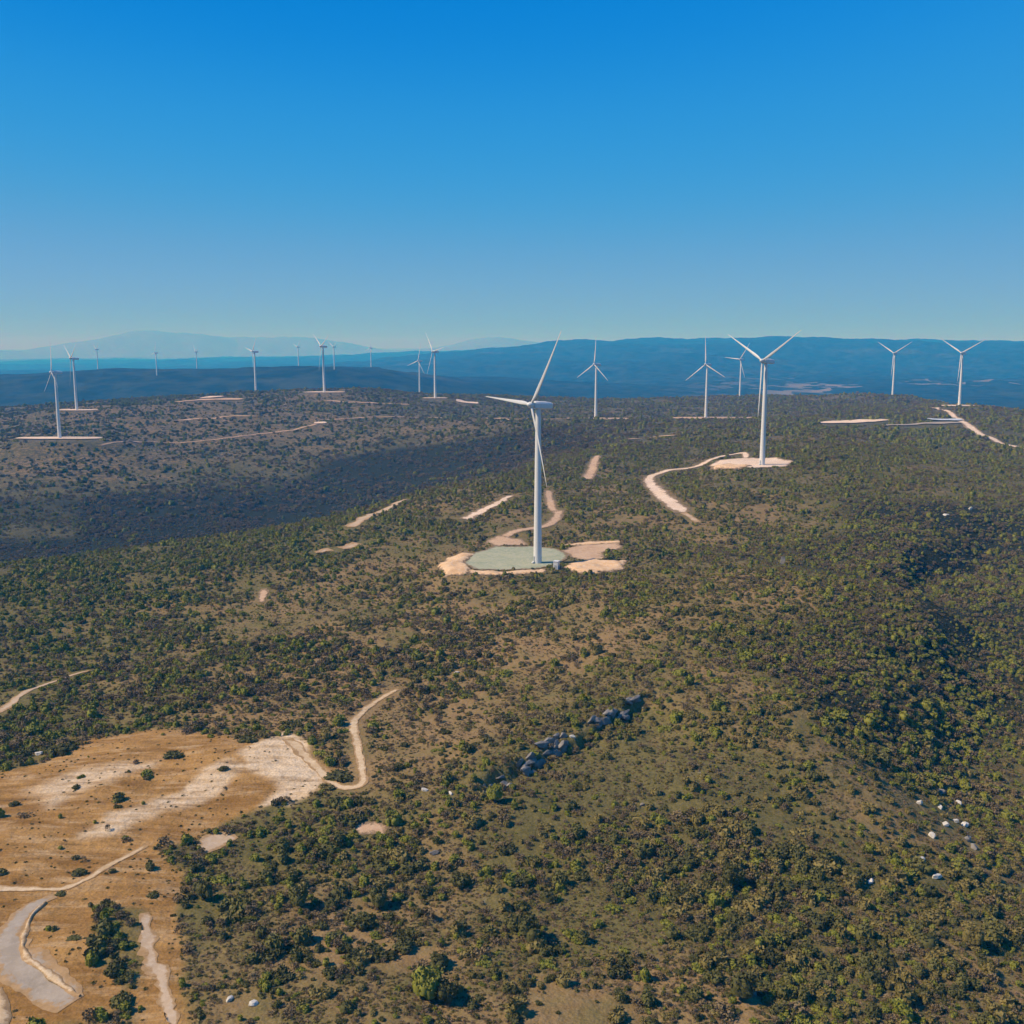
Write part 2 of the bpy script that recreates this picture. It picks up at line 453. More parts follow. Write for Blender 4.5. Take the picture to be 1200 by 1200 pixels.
# how thick the scrub is and which kinds make it up, read off at places in the photograph
MIXS = [  # px, py, cover, dark, green, olive, bright, grey
    (300, 1040, .62, 6, 4, 1, .1, 2), (300, 980, .75, 7, 4, .7, .1, 1), (260, 1160, .45, 4, 3, 1, .3, 4), (450, 1020, .6, 5, 4, 2, .3, 2), (480, 1090, .28, 4, 2, 2, .3, 5),
    (420, 1170, .5, 5, 3, 2, .5, 3), (650, 1190, .35, 3, 2, 3, .6, 5), (650, 1080, .6, 5, 4, 3, .4, 2), (620, 960, .75, 5, 4, 3, .3, 2), (800, 1180, .35, 3, 2, 3, .7, 4),
    (760, 1040, .75, 4, 4, 4, .7, 2), (780, 860, .75, 4, 4, 4, .3, 2), (850, 900, .78, 3, 4, 5, .4, 2), (680, 930, .78, 5, 4, 3, .3, 2), (760, 980, .75, 5, 4, 3, .4, 2), (880, 1100, .75, 4, 4, 4, .5, 2), (1000, 1150, .55, 4, 4, 4, .5, 3), (1150, 1150, .42, 3, 3, 4, .7, 3), (1050, 1050, .75, 3, 4, 5, .5, 2),
    (900, 960, .75, 3, 4, 6, .6, 2), (1000, 920, .45, 2, 3, 6, .6, 3), (1150, 900, .75, 5, 6, 2, .1, 1.5), (1080, 800, .95, 6, 6, 1, .1, .6), (1150, 680, .95, 7, 6, 1, .0, .5), (1060, 680, .92, 7, 5, 1, 0, .5), (1180, 770, .92, 6, 6, 1, 0, .6), (1130, 620, .95, 8, 5, 1, 0, .4), (1020, 830, .9, 7, 5, 1, 0, .6), (1090, 870, .8, 5, 5, 2, 0, 1),
    (1000, 750, .88, 7, 5, 1, .1, .6), (900, 850, .55, 2, 3, 6, .6, 2), (780, 800, .5, 4, 4, 4, .2, 2), (800, 900, .78, 4, 4, 5, .4, 2), (900, 700, .4, 2, 3, 5, .2, 3),
    (700, 740, .42, 3, 3, 4, .2, 3), (600, 760, .30, 3, 2, 3, .1, 4), (500, 860, .25, 4, 2, 3, .2, 4), (450, 780, .33, 4, 3, 3, .1, 3), (330, 820, .34, 5, 3, 2, .1, 3),
    (150, 800, .55, 6, 5, 1.5, .1, 2), (60, 840, .7, 7, 6, 1, 0, 1), (50, 720, .7, 5, 7, 1, 0, 1), (250, 700, .5, 4, 5, 3, .1, 2), (420, 690, .5, 3, 4, 4, .1, 2),
    (150, 662, .75, 1, 9, 4, 0, 1), (300, 640, .75, 1, 9, 4, 0, 1), (400, 620, .65, 1, 7, 4, 0, 1), (30, 690, .75, 2, 9, 2, 0, 1), (560, 590, .5, 3, 5, 3, 0, 2), (700, 620, .5, 3, 5, 4, 0, 2), (850, 600, .5, 2, 5, 5, .1, 2),
    (1000, 560, .55, 2, 6, 4, .1, 2), (1100, 520, .75, 3, 8, 2, 0, 1), (700, 540, .6, 4, 5, 2, 0, 2), (900, 510, .55, 4, 5, 2, 0, 2),
    (200, 610, .98, 9, 1, 0, 0, .1), (90, 645, .98, 9, 1, 0, 0, .1), (260, 600, .98, 9, 1, 0, 0, .1), (150, 625, .98, 9, 1, 0, 0, .1), (380, 580, .98, 9, 1, 0, 0, .1), (430, 568, .98, 9, 1, 0, 0, .1), (500, 548, .98, 9, 1, 0, 0, .1), (560, 540, .9, 8, 1, 0, 0, .1), (300, 575, .85, 8, 2, 0, 0, .6), (330, 590, .98, 9, 1, 0, 0, .1), (460, 555, .98, 9, 1, 0, 0, .1), (400, 580, .95, 8, 2, 0, 0, .3), (520, 560, .9, 8, 2, 0, 0, .3), (60, 620, .8, 7, 3, 0, 0, 1), (300, 560, .7, 6, 2, .5, 0, 3),
    (150, 550, .36, .5, 3, 1, 0, 7), (350, 520, .36, .5, 3, 1, 0, 7), (550, 500, .40, 1, 3, 1, 0, 6), (250, 490, .36, 1, 3, 1, 0, 6), (1000, 475, .6, 5, 4, 1, 0, 2), (700, 480, .55, 5, 4, 1, 0, 3),
]
mp = np.array([P(a, b) for a, b, *_ in MIXS]); mu, mv = warp(mp[:, 0], mp[:, 1])
mval = np.array([q[2:] for q in MIXS], float); mval[:, 1:] /= mval[:, 1:].sum(1, keepdims=True)
def mixat(x, y):
    u, v = warp(x, y); out = np.zeros((len(x), 6))
    for i in range(0, len(x), 50000):
        wt = 1 / ((u[i:i + 50000, None] - mu) ** 2 + (v[i:i + 50000, None] - mv) ** 2 + 4e-4) ** 2.3
        wt /= wt.sum(1, keepdims=True); out[i:i + 50000] = wt @ mval
    return out

# ------------------------------------------------------------------ the ground
nr, nc = GX.shape
V = np.stack([GX.ravel(), GY.ravel(), GZ.ravel()], 1)
ii = np.arange(nr * nc).reshape(nr, nc)
F = np.stack([ii[:-1, :-1].ravel(), ii[:-1, 1:].ravel(), ii[1:, 1:].ravel(), ii[1:, :-1].ravel()], 1)[:, ::-1]
gm = mesh_np('ground', V, F, M_ground, True)
x, y = V[:, 0], V[:, 1]; d = np.hypot(x, y)
dry = np.zeros(len(x)); pale = np.zeros(len(x))
near = np.where((d < 700) & (y > 0))[0]
dry[near] = poly_soft(x[near], y[near], FIELD, 2.0)
dry[near] *= 1 - .85 * poly_soft(x[near], y[near], SCRUBBY, 1.5)
dry[near] *= 1 - .6 * poly_soft(x[near], y[near], CORNER, 1.5)
pale[near] = np.maximum.reduce([poly_soft(x[near], y[near], BARE, 1.2), .9 * poly_soft(x[near], y[near], PALE, 2.0), .85 * poly_soft(x[near], y[near], PALE2, 3.0)])
midm = sstep(350, 1100, d)
farm = sstep(2300, 2900, d)
th0 = x / np.maximum(y, 1)
fieldm = sstep(.12, .35, th0) * sstep(2800, 3300, d) * (1 - sstep(5000, 8000, d)) * (fbm(x, y, 900, 88, 3) > .02)
nz = np.where((d > 140) & (d < 2900) & (y > 0) & (np.abs(th0) < .75))[0]
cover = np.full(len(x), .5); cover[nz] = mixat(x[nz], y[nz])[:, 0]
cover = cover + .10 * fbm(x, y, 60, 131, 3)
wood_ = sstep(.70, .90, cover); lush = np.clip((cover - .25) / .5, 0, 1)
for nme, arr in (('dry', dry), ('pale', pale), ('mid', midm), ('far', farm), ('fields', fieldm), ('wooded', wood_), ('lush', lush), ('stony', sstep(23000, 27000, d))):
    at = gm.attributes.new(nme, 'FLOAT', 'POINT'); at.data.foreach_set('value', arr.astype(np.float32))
tag(link('ground', gm), kind='structure')
print('ground', len(V))

# ------------------------------------------------------------------ roads, pads, banks: sheets lying on the ground
ROADS = []      # (line, half width) that plants keep clear of
PADS = []       # polygons that plants keep clear of

def off(x, y): return .05 + np.hypot(x, y) * .00022

def dens(line, step):
    line = np.array(line); out = []
    # catmull-rom through the points
    n = len(line)
    for i in range(n - 1):
        p0, p1, p2, p3 = line[max(i - 1, 0)], line[i], line[i + 1], line[min(i + 2, n - 1)]
        k = max(2, int(np.linalg.norm(p2 - p1) / step))
        for q in range(k):
            t = q / k
            out.append(.5 * ((2 * p1) + (-p0 + p2) * t + (2 * p0 - 5 * p1 + 4 * p2 - p3) * t * t + (-p0 + 3 * p1 - 3 * p2 + p3) * t ** 3))
    out.append(line[-1])
    return np.array(out)

def ribbon(name, pts, width, material, world=False, jit=.25, profile=None, seed=5, step=None):
    L = pts if world else PL(pts)
    d0 = np.hypot(*L[0])
    q = dens(L, step or max(.8, d0 / 330))
    tg = np.gradient(q, axis=0); tg /= np.linalg.norm(tg, axis=1)[:, None] + 1e-9
    nrm = np.stack([tg[:, 1], -tg[:, 0]], 1)
    wd = np.asarray(width, float) if np.ndim(width) else np.full(2, width, float)
    wd = np.interp(np.linspace(0, 1, len(q)), np.linspace(0, 1, len(wd)), wd)
    m = 7; VV = []
    for k in range(m):
        s = (k / (m - 1) - .5)
        e = wd * s * (1 + jit * fbm(q[:, 0] + 50 * k * (abs(s) == .5), q[:, 1], max(3, d0 / 90), seed + (k > 3), 3) * 1.6)
        xx = q[:, 0] + nrm[:, 0] * e; yy = q[:, 1] + nrm[:, 1] * e
        zz = hm(xx, yy) + off(xx, yy)
        if profile: zz = zz + profile(s * 2) * (.9 + 1.3 * fbm(xx, yy, 3.2, 8, 3))
        VV.append(np.stack([xx, yy, zz], 1))
    VV = np.stack(VV, 1); n = len(q); idx = np.arange(n * m).reshape(n, m)
    F = np.stack([idx[:-1, :-1].ravel(), idx[:-1, 1:].ravel(), idx[1:, 1:].ravel(), idx[1:, :-1].ravel()], 1)[:, ::-1]
    me = mesh_np(name, VV.reshape(-1, 3), F, material, True)
    iv = np.tile(np.array([-.2, .35, .8, 1, .8, .35, -.2]), (n, 1)) if not profile else np.tile(np.array([-.2, .25, .5, .6, .5, .25, -.2]), (n, 1))
    en = np.minimum(np.arange(n), np.arange(n)[::-1]) / 4.0
    inner_attr(me, (iv * np.clip(en, 0, 1)[:, None]).ravel())
    o = tag(link(name, me), kind='structure')
    ROADS.append((L, max(wd) / 2 + .6))
    return o

def sheet(name, poly, material, lift=0.0, jit=1.2, edge=None, heap=0.0, soft=1.6):
    """polygon sheet with a ragged edge, draped over the ground (heap: piled up in the middle)"""
    d0 = np.hypot(*poly[0]); edge = edge or max(1.2, d0 / 220)
    b = np.array(poly); pts = []
    for i in range(len(b)):
        p, q = b[i], b[(i + 1) % len(b)]; k = max(1, int(np.linalg.norm(q - p) / edge))
        for j in range(k): pts.append(p + (q - p) * j / k)
    pts = np.array(pts); c = pts.mean(0)
    dv = pts - c; dn = np.linalg.norm(dv, axis=1)[:, None] + 1e-9
    pts = pts + dv / dn * (fbm(pts[:, 0], pts[:, 1], 11, 13, 4, .75) * jit * 2.6)[:, None]
    bm = bmesh.new()
    vs = [bm.verts.new((p[0], p[1], 0)) for p in pts]
    es = [bm.edges.new((vs[i], vs[(i + 1) % len(vs)])) for i in range(len(vs))]
    bmesh.ops.triangle_fill(bm, edges=es, use_beauty=True)
    for _ in range(5):
        lg = [e for e in bm.edges if e.calc_length() > edge * 2.2]
        if not lg: break
        bmesh.ops.subdivide_edges(bm, edges=lg, cuts=1)
        bmesh.ops.triangulate(bm, faces=bm.faces[:])
    bmesh.ops.beautify_fill(bm, faces=bm.faces[:], edges=[e for e in bm.edges if not e.is_boundary])
    bmesh.ops.recalc_face_normals(bm, faces=bm.faces[:])
    xy = np.array([v.co[:2] for v in bm.verts])
    z = hm(xy[:, 0], xy[:, 1]) + off(xy[:, 0], xy[:, 1]) + lift
    if heap:
        ed = seg_dist(xy[:, 0], xy[:, 1], list(map(tuple, pts)) + [tuple(pts[0])])
        z = z + heap * sstep(0, max(2.5, heap * 1.6), ed) * np.clip(.75 + 1.5 * fbm(xy[:, 0], xy[:, 1], 6, 19, 4), 0, 3)
    for v, zz in zip(bm.verts, z): v.co.z = zz
    for f in bm.faces:
        f.smooth = True
        if f.normal.z < 0: f.normal_flip()
    edd = seg_dist(xy[:, 0], xy[:, 1], list(map(tuple, pts)) + [tuple(pts[0])])
    me = bpy.data.meshes.new(name); bm.to_mesh(me); bm.free(); me.materials.append(material)
    inner_attr(me, np.clip(edd / (edge * soft), 0, 1) + (.6 if soft < 1 else 0))
    o = tag(link(name, me), kind='structure')
    PADS.append([tuple(p) for p in pts])
    return o

# the pad of the nearest turbine
sheet('gravel_pad', PL([(543, 660), (556, 648), (578, 641), (620, 640), (655, 643), (666, 652), (655, 662), (628, 667), (590, 669), (556, 667)]), M_gravel, .10)
sheet('sand_bank', PL([(512, 664), (522, 655), (548, 648), (556, 650), (545, 660), (552, 667), (545, 674), (520, 676)]), M_sand, .0, 1.6, 1.6, 1.1)
sheet('sand_strip', PL([(548, 668), (590, 670), (626, 668), (640, 666), (638, 672), (600, 674), (556, 674)]), M_sand, .0, 1.4, 1.6, .7)
sheet('sand_bank', PL([(662, 664), (672, 657), (700, 657), (732, 658), (730, 667), (700, 674), (672, 672)]), M_sand, .0, 1.6, 1.6, 1.0)
sheet('earth_pad', PL([(656, 645), (690, 637), (726, 636), (728, 643), (706, 648), (712, 656), (676, 657), (668, 652)]), M_redsand, .03)
sheet('earth_pad', PL([(565, 636), (585, 628), (612, 632), (622, 640), (580, 640)]), M_redsand, .03)
sheet('sand_strip', PL([(650, 640), (690, 635), (727, 634), (727, 637), (690, 639)]), M_sand, .0, .8, 1.6, .6)
ribbon('dirt_track', [(588, 632), (600, 624), (625, 619), (648, 612), (655, 598)], 7, M_redsand)
ribbon('dirt_track', [(642, 575), (645, 590), (650, 600)], 6, M_redsand)
# second pad and its road
sheet('sand_pad', PL([(829, 548), (838, 541), (870, 537), (912, 536), (930, 541), (922, 547), (880, 549), (845, 551)]), M_farpad, .08)
sheet('sand_bank', PL([(830, 549), (855, 544), (880, 546), (868, 551), (838, 551)]), M_sand, .1, 1.0, None, .9)
ribbon('dirt_road', [(872, 540), (872, 531), (850, 534), (815, 547), (785, 551), (762, 559), (762, 567), (776, 582), (801, 601)], [6, 6, 7, 8, 10, 12, 13, 13], M_farpad)
ribbon('dirt_track', [(801, 601), (818, 612)], 3.5, M_road, jit=.6)
# streaks of bare earth on the hill
ribbon('dirt_track', [(545, 609), (560, 601), (578, 592), (600, 581)], [10, 9, 8, 4], M_farpad, jit=.5)
ribbon('dirt_track', [(412, 618), (428, 607), (446, 601), (476, 585)], [6, 10, 10, 5], M_road, jit=.6)
ribbon('dirt_track', [(370, 648), (388, 644)], 7, M_road, jit=.7)
ribbon('dirt_track', [(400, 643), (420, 637)], 7, M_road, jit=.7)
ribbon('dirt_track', [(688, 562), (694, 548), (700, 534)], [10, 10, 5], M_redsand, jit=.3)
ribbon('dirt_track', [(1090, 478), (1108, 481), (1140, 503), (1165, 515), (1206, 527)], [10, 8, 10, 13, 13], M_farpad)
ribbon('dirt_track', [(-4, 836), (12, 826), (24, 815), (52, 803), (104, 786)], [3.5, 3, 2.5, 2, 1.5], M_road, jit=.5)
ribbon('dirt_track', [(306, 706), (310, 690)], 4, M_redsand, jit=.6)
ribbon('dirt_track', [(118, 522), (175, 518), (240, 516), (300, 509), (345, 504), (376, 495)], [3, 4, 5, 8], M_redsand, jit=.6)
ribbon('dirt_track', [(380, 470), (430, 472), (480, 474)], 7, M_redsand, jit=.6)
ribbon('dirt_track', [(375, 492), (440, 489), (520, 490), (610, 492)], 5, M_redsand, jit=.8)
ribbon('dirt_track', [(205, 493), (260, 489), (300, 488)], 10, M_redsand, jit=.5)
# near tracks and banks in the dry field
ribbon('grey_road', [(64, 1050), (40, 1061), (22, 1078), (9, 1100), (18, 1125), (48, 1152), (84, 1176)], [2.5, 4.5, 6, 8, 9, 8.5, 5], M_greyroad, jit=.25)
ribbon('earth_bank', [(54, 1058), (37, 1074), (28, 1096), (27, 1115), (40, 1129), (60, 1145), (80, 1160), (94, 1168)], [.8, .9, 1.1, 1.3, 1.4, 1.5, 1.3, .8], M_bank, jit=.9, profile=lambda s: .32 * (1 - s * s))
ribbon('dirt_track', [(-20, 1043), (0, 1042), (40, 1042), (75, 1041), (108, 1027), (140, 1008), (172, 991)], [2.2, 2.2, 1.7, 1.6, 1.9, 1.9, 1.4], M_bank, jit=.5)
ribbon('dirt_track', [(338, 866), (352, 880), (372, 900), (385, 914), (402, 923), (424, 919), (424, 900), (418, 868), (415, 846), (438, 824), (466, 808)], [3.6, 3.2, 2.8, 2.4, 2.2, 2.4, 2.6, 3.0, 2.6, 2.2, 1.6], M_bank, jit=.35)
ribbon('earth_path', [(170, 1070), (174, 1110), (186, 1140), (196, 1170), (206, 1205)], [1.2, 2.6, 3.0, 2.4, 2.4], M_road, jit=.9)
sheet('rubble_heap', PL([(-14, 1162), (2, 1158), (14, 1176), (16, 1192), (4, 1212), (-16, 1210)]), M_bank, 0, .6, None, 1.0)
sheet('bare_patch', PL([(410, 966), (440, 962), (458, 968), (450, 980), (420, 978)]), M_redsand, 0, .8)
for q in ([(228, 992), (240, 978), (262, 975), (276, 983), (262, 992), (240, 1000)],):
    sheet('bare_patch', PL(q), M_road, 0, .8)

# pads of the farther turbines: broad levelled benches
def bench(px, py, w_, depth, m=M_farpad, name='earth_pad', dx=0, lift=.3, Y=None):
    depth *= .62
    X, Yc = (ctl(px, py, Y)[:2] if Y else P(px, py))
    n = 22; pts = [(X + dx + w_ / 2 * math.copysign(abs(math.cos(t)) ** .6, math.cos(t)), Yc + depth / 2 * math.copysign(abs(math.sin(t)) ** .6, math.sin(t))) for t in np.linspace(0, 2 * PI, n, endpoint=False)]
    sheet(name, pts, m, lift + .5, 1.6, 5, 0, .5)
    for sh in (14, 26, 38): PADS.append([(a * (1 - sh / Yc), b - sh) for a, b in pts])
bench(70, 514, 104, 46, Y=1247); bench(90, 481, 66, 50, Y=1600); bench(380, 462, 74, 60, Y=1811)
bench(698, 492, 104, 64, Y=1500, m=M_redsand, lift=1.0); bench(827, 491, 120, 60, Y=1524, m=M_redsand, dx=10, lift=1.0); bench(1124, 476, 62, 50, Y=1570)
bench(510, 467, 46, 40, Y=1780); bench(300, 461, 60, 40, Y=2000, m=M_redsand)
bench(1002, 495, 84, 42); bench(1080, 497, 96, 26, m=M_greyroad); bench(1108, 493, 40, 26, m=M_lgrey, lift=.7)
bench(240, 469, 130, 60, m=M_redsand); bench(248, 466, 40, 50, m=M_farpad, lift=.7)
bench(766, 513, 60, 16, m=M_redsand); bench(548, 472, 40, 40, m=M_farpad); bench(650, 492, 36, 24, m=M_redsand)
bench(374, 496, 18, 22)
print('roads ok')

# ------------------------------------------------------------------ wind turbines
HUB_H, BLADE = 80.0, 43.0
def lathe(prof, n=28):
    V, F = [], []
    for r, z in prof:
        for k in range(n):
            a = 2 * PI * k / n; V.append((r * math.cos(a), r * math.sin(a), z))
    for i in range(len(prof) - 1):
        for k in range(n):
            F.append((i * n + k, i * n + (k + 1) % n, (i + 1) * n + (k + 1) % n, (i + 1) * n + k))
    return V, F

def py_mesh(name, V, F, m, smooth=True, bev=0):
    me = bpy.data.meshes.new(name); me.from_pydata(V, [], F)
    if bev:
        bm = bmesh.new(); bm.from_mesh(me); bmesh.ops.bevel(bm, geom=bm.edges[:], offset=bev, segments=2, affect='EDGES', profile=.6); bm.to_mesh(me); bm.free()
    me.materials.append(m)
    if smooth: me.polygons.foreach_set('use_smooth', [True] * len(me.polygons))
    me.update(); return me

tower_prof = [(2.15, -.4)]
for i in range(1, 9):
    tower_prof.append((2.15 - .85 * i / 9, 78 * i / 9))
tower_prof += [(1.3, 78)]
me_tower = py_mesh('tower', *lathe(tower_prof), M_white)
m_ = me_tower
# nacelle: long housing, tapering to the tail, with a rounded roof
secs = [(-3.0, 1.25, 1.3), (-2.2, 1.75, 1.75), (0, 1.9, 1.9), (4.5, 1.85, 1.85), (7.2, 1.6, 1.6), (8.0, 1.15, 1.2)]
V, F = [], []
shape = [(-.78, -1), (.78, -1), (1, -.75), (1, .45), (.72, .92), (.3, 1.05), (-.3, 1.05), (-.72, .92), (-1, .45), (-1, -.75)]
for yy, hx, hz in secs:
    for sx, sz in shape: V.append((sx * hx, yy, sz * hz))
k = len(shape)
for i in range(len(secs) - 1):
    for j in range(k): F.append((i * k + j, i * k + (j + 1) % k, (i + 1) * k + (j + 1) % k, (i + 1) * k + j))
F.append(tuple(range(k - 1, -1, -1))[::-1]); F.append(tuple(range((len(secs) - 1) * k, len(secs) * k))[::-1])
me_nac = py_mesh('nacelle', V, F, M_white, False, .12)
# hub with its nose cone along -Y
V, F = lathe([(.02, 2.4), (.55, 2.25), (1.05, 1.75), (1.4, 1.0), (1.55, .1), (1.5, -.9), (1.2, -1.1)], 24)
V = [(a, -c, b) for a, b, c in V]
me_hub = py_mesh('hub', V, F, M_white)
# blade along +Z: round root, wide shoulder, thin twisted tip
V, F = [], []
st = [(.9, .75, 1.0, 0), (2.6, .75, .98, 4), (5.5, 1.1, .65, 14), (9, 1.2, .40, 12), (16, .95, .30, 8), (24, .70, .25, 5), (32, .48, .22, 2.5), (38.5, .33, .2, 1), (42, .2, .18, 0), (43, .06, .2, 0)]
na = 14
for z, ch, tk, tw in st:
    for j in range(na):
        a = 2 * PI * j / na
        cx = ch * (math.cos(a) + (.28 if tk < .9 else 0)); cy = ch * tk * math.sin(a) * (1 if tk > .9 else (.55 + .45 * math.cos(a * .5) ** 2))
        t = rad(tw + 6); V.append((cx * math.cos(t) - cy * math.sin(t), cx * math.sin(t) + cy * math.cos(t) - .0012 * z * z * .5, z))
for i in range(len(st) - 1):
    for j in range(na): F.append((i * na + j, i * na + (j + 1) % na, (i + 1) * na + (j + 1) % na, (i + 1) * na + j))
me_blade = py_mesh('blade', V, F, M_lgrey)
# tower door with its steps
def boxes(bs):
    V, F = [], []
    for (x0, y0, z0, x1, y1, z1) in bs:
        o = len(V); V += [(x0, y0, z0), (x1, y0, z0), (x1, y1, z0), (x0, y1, z0), (x0, y0, z1), (x1, y0, z1), (x1, y1, z1), (x0, y1, z1)]
        F += [tuple(o + q for q in f) for f in ((0, 3, 2, 1), (4, 5, 6, 7), (0, 1, 5, 4), (1, 2, 6, 5), (2, 3, 7, 6), (3, 0, 4, 7))]
    return V, F
me_door = py_mesh('door', *boxes([(-.5, -2.24, 1.3, .5, -2.0, 3.6)]), M_door, False)
me_steps = py_mesh('steps', *boxes([(-.6, -2.5 - .32 * i, .2, .6, -2.17 - .32 * i, 1.25 - .22 * i) for i in range(4)]), M_lgrey, False)

TL = [
    'tallest and nearest white wind turbine, standing on the green-grey gravel pad',
    'second nearest white wind turbine on the sandy pad where the bent dirt road ends',
    'white wind turbine at the far left on a long pale pad, one blade straight up',
    'white wind turbine close behind the far left one, on a smaller pad',
    'pale wind turbine alone on the plateau edge, left of the bright square pad',
    'white wind turbine on the bright square pad at the plateau edge left of centre',
    'thin hazy wind turbine, left one of the close pair left of the nearest turbine',
    'pale wind turbine, right one of the close pair left of the nearest turbine',
    'white wind turbine on a flat brownish pad just right of the nearest turbine',
    'white wind turbine on a brownish pad left of the second nearest, blade straight up',
    'thin hazy wind turbine without a pad, close behind the second nearest on its left',
    'pale wind turbine on the wooded skyline between the second nearest and rightmost turbines',
    'rightmost white wind turbine, on a bright pad above a pale road',
    'faint hazy wind turbine on the distant blue ridge, leftmost of the faint ones',
    'faint hazy wind turbine on the distant ridge, second faint one from the left',
    'faint hazy wind turbine on the distant ridge, third faint one from the left',
    'faint hazy wind turbine just left of the one on the bright square pad',
    'faint hazy wind turbine just right behind the one on the bright square pad',
    'faint hazy wind turbine on the distant ridge, rightmost of the faint ones',
]
YAW = rad(-54)
for i, (px, py, Y, ph, far) in enumerate(TURB):
    X_, Y_, Z_ = ctl(px, py, Y)
    r_ = bpy.data.objects.new('wind_turbine', None); C.objects.link(r_)
    r_.location = (X_, Y_, float(hm(X_, Y_)) + .2); r_.rotation_euler.z = YAW + rad(R.uniform(-4, 4) if i else -4)
    tag(r_, TL[i], 'wind turbine', 'wind turbines across the plateau')
    tw = link('tower', me_tower, parent=r_)
    if Y < 900:
        link('door', me_door, parent=tw); link('steps', me_steps, parent=tw)
    nc_ = link('nacelle', me_nac, parent=r_); nc_.location = (0, 0, HUB_H - .1); nc_.rotation_euler.x = rad(-4)
    hb = link('hub', me_hub, parent=r_); hb.location = (0, -4.2, HUB_H + .2); hb.rotation_euler.x = rad(-4)
    for k in range(3):
        b = link('blade', me_blade, parent=r_); b.scale = (.86, .86, 1); b.location = hb.location
        b.rotation_euler = (Matrix.Rotation(rad(-4), 3, 'X') @ Matrix.Rotation(rad(ph + 120 * k), 3, 'Y')).to_euler()

# equipment cabin beside the nearest tower
cx, cy = P(652, 667)
cb = bpy.data.objects.new('transformer_cabin', None); C.objects.link(cb); cb.location = (cx, cy, float(hm(cx, cy))); cb.rotation_euler.z = rad(-25)
tag(cb, 'small pale transformer cabin standing at the foot of the nearest turbine', 'cabin')
link('wall', py_mesh('wall', *boxes([(-1.2, -1.2, -.5, 1.2, 1.2, 4.0)]), M_lgrey, False, .04), parent=cb)
link('roof', py_mesh('roof', *boxes([(-1.4, -1.4, 4.0, 1.4, 1.4, 4.25)]), M_white, False, .05), parent=cb)
link('door', py_mesh('door', *boxes([(-.6, -1.27, 0, .6, -1.202, 2.2)]), M_door, False), parent=cb)
print('turbines ok')

# ------------------------------------------------------------------ plants
def rotm(n, rng):
    q = rng.normal(size=(n, 4)); q /= np.linalg.norm(q, axis=1)[:, None]
    a, b, c, d = q.T
    return np.stack([1 - 2 * (c * c + d * d), 2 * (b * c - a * d), 2 * (b * d + a * c), 2 * (b * c + a * d), 1 - 2 * (b * b + d * d), 2 * (c * d - a * b),
                     2 * (b * d - a * c), 2 * (c * d + a * b), 1 - 2 * (b * b + c * c)], 1).reshape(n, 3, 3)

def bush_mesh(name, m, seed, lobes=6, leaves=190, ls=.26, flat=.8, core=True, lean=0, spread=.55):
    """unit bush (radius ~1): leaf clumps through a few uneven lobes round a ragged dark inside"""
    rng = np.random.default_rng(seed)
    a = rng.uniform(0, 2 * PI, lobes); rr_ = np.sqrt(rng.uniform(0, 1, lobes)) * spread
    lc = np.stack([rr_ * np.cos(a), rr_ * np.sin(a), flat * rng.uniform(.3, .8, lobes)], 1); lr_ = rng.uniform(.32, .58, lobes)
    lc[0] = (0, 0, flat * .55); lr_[0] = .55
    li = rng.choice(lobes, leaves, p=lr_ ** 2 / (lr_ ** 2).sum())
    dv = rng.normal(size=(leaves, 3)); dv /= np.linalg.norm(dv, axis=1)[:, None]
    dv[:, 2] = np.where(dv[:, 2] < -.5, -dv[:, 2], dv[:, 2])
    ctr = lc[li] + dv * (lr_[li] * rng.uniform(.72, 1.12, leaves))[:, None] * np.array([1, 1, flat])
    ctr[:, 2] = np.maximum(ctr[:, 2], .06)
    s = ls * rng.uniform(.6, 1.25, leaves)
    quad = np.array([(-1, -.15, 0), (0, -.62, .12), (1, .1, 0), (.1, .66, -.1)]) * .62
    Rm = rotm(leaves, rng)
    V = (np.einsum('nij,kj->nki', Rm, quad) * s[:, None, None] + ctr[:, None, :]).reshape(-1, 3)
    F = np.arange(leaves * 4).reshape(-1, 4)
    if core:
        # low hull of every lobe so that no daylight shows through the middle
        cv, cf = [], []
        for c, r in zip(lc, lr_):
            o = len(cv)
            ring = [(math.cos(t), math.sin(t)) for t in np.linspace(0, 2 * PI, 6, endpoint=False)]
            for zz, k in ((-.95, .8), (0.1, .86), (.62, .55)):
                for (p, q) in ring: 
                    j = rng.uniform(.8, 1.15); cv.append((c[0] + p * r * k * j, c[1] + q * r * k * j, max(-.05, c[2] + zz * r * flat * rng.uniform(.85, 1.1))))
            for lv in (0, 1):
                for j in range(6): cf.append((o + lv * 6 + j, o + lv * 6 + (j + 1) % 6, o + lv * 6 + 6 + (j + 1) % 6, o + lv * 6 + 6 + j))
            cf.append((o + 12, o + 13, o + 14, o + 15)); cf.append((o + 12, o + 15, o + 16, o + 17))
        F = np.concatenate([F, np.array(cf) + len(V)]); V = np.concatenate([V, np.array(cv)])
    return mesh_np(name, V, F, m)

KINDS = ['dark', 'green', 'olive', 'bright', 'grey']
KM = {'dark': M_dark, 'green': M_green, 'olive': M_olive, 'bright': M_bright, 'grey': M_grey}
BM = {}
for ki, k in enumerate(KINDS):
    BM[k] = [bush_mesh('shrub', KM[k], 100 + ki * 10 + j, lobes=[5, 8, 4][j], leaves=[200, 260, 160][j], flat=[.85, .6, 1.05][j], spread=[.5, .7, .35][j], core=k != 'grey', ls=.26 if k != 'grey' else .2) for j in range(3)]
TUFT = [bush_mesh('tuft', M_straw, 300, 4, 60, .3, .45, False), bush_mesh('tuft', M_olive, 301, 4, 60, .3, .5, False), bush_mesh('tuft', M_grey, 302, 4, 60, .3, .5, False), bush_mesh('tuft', M_green, 303, 4, 60, .32, .5, False)]

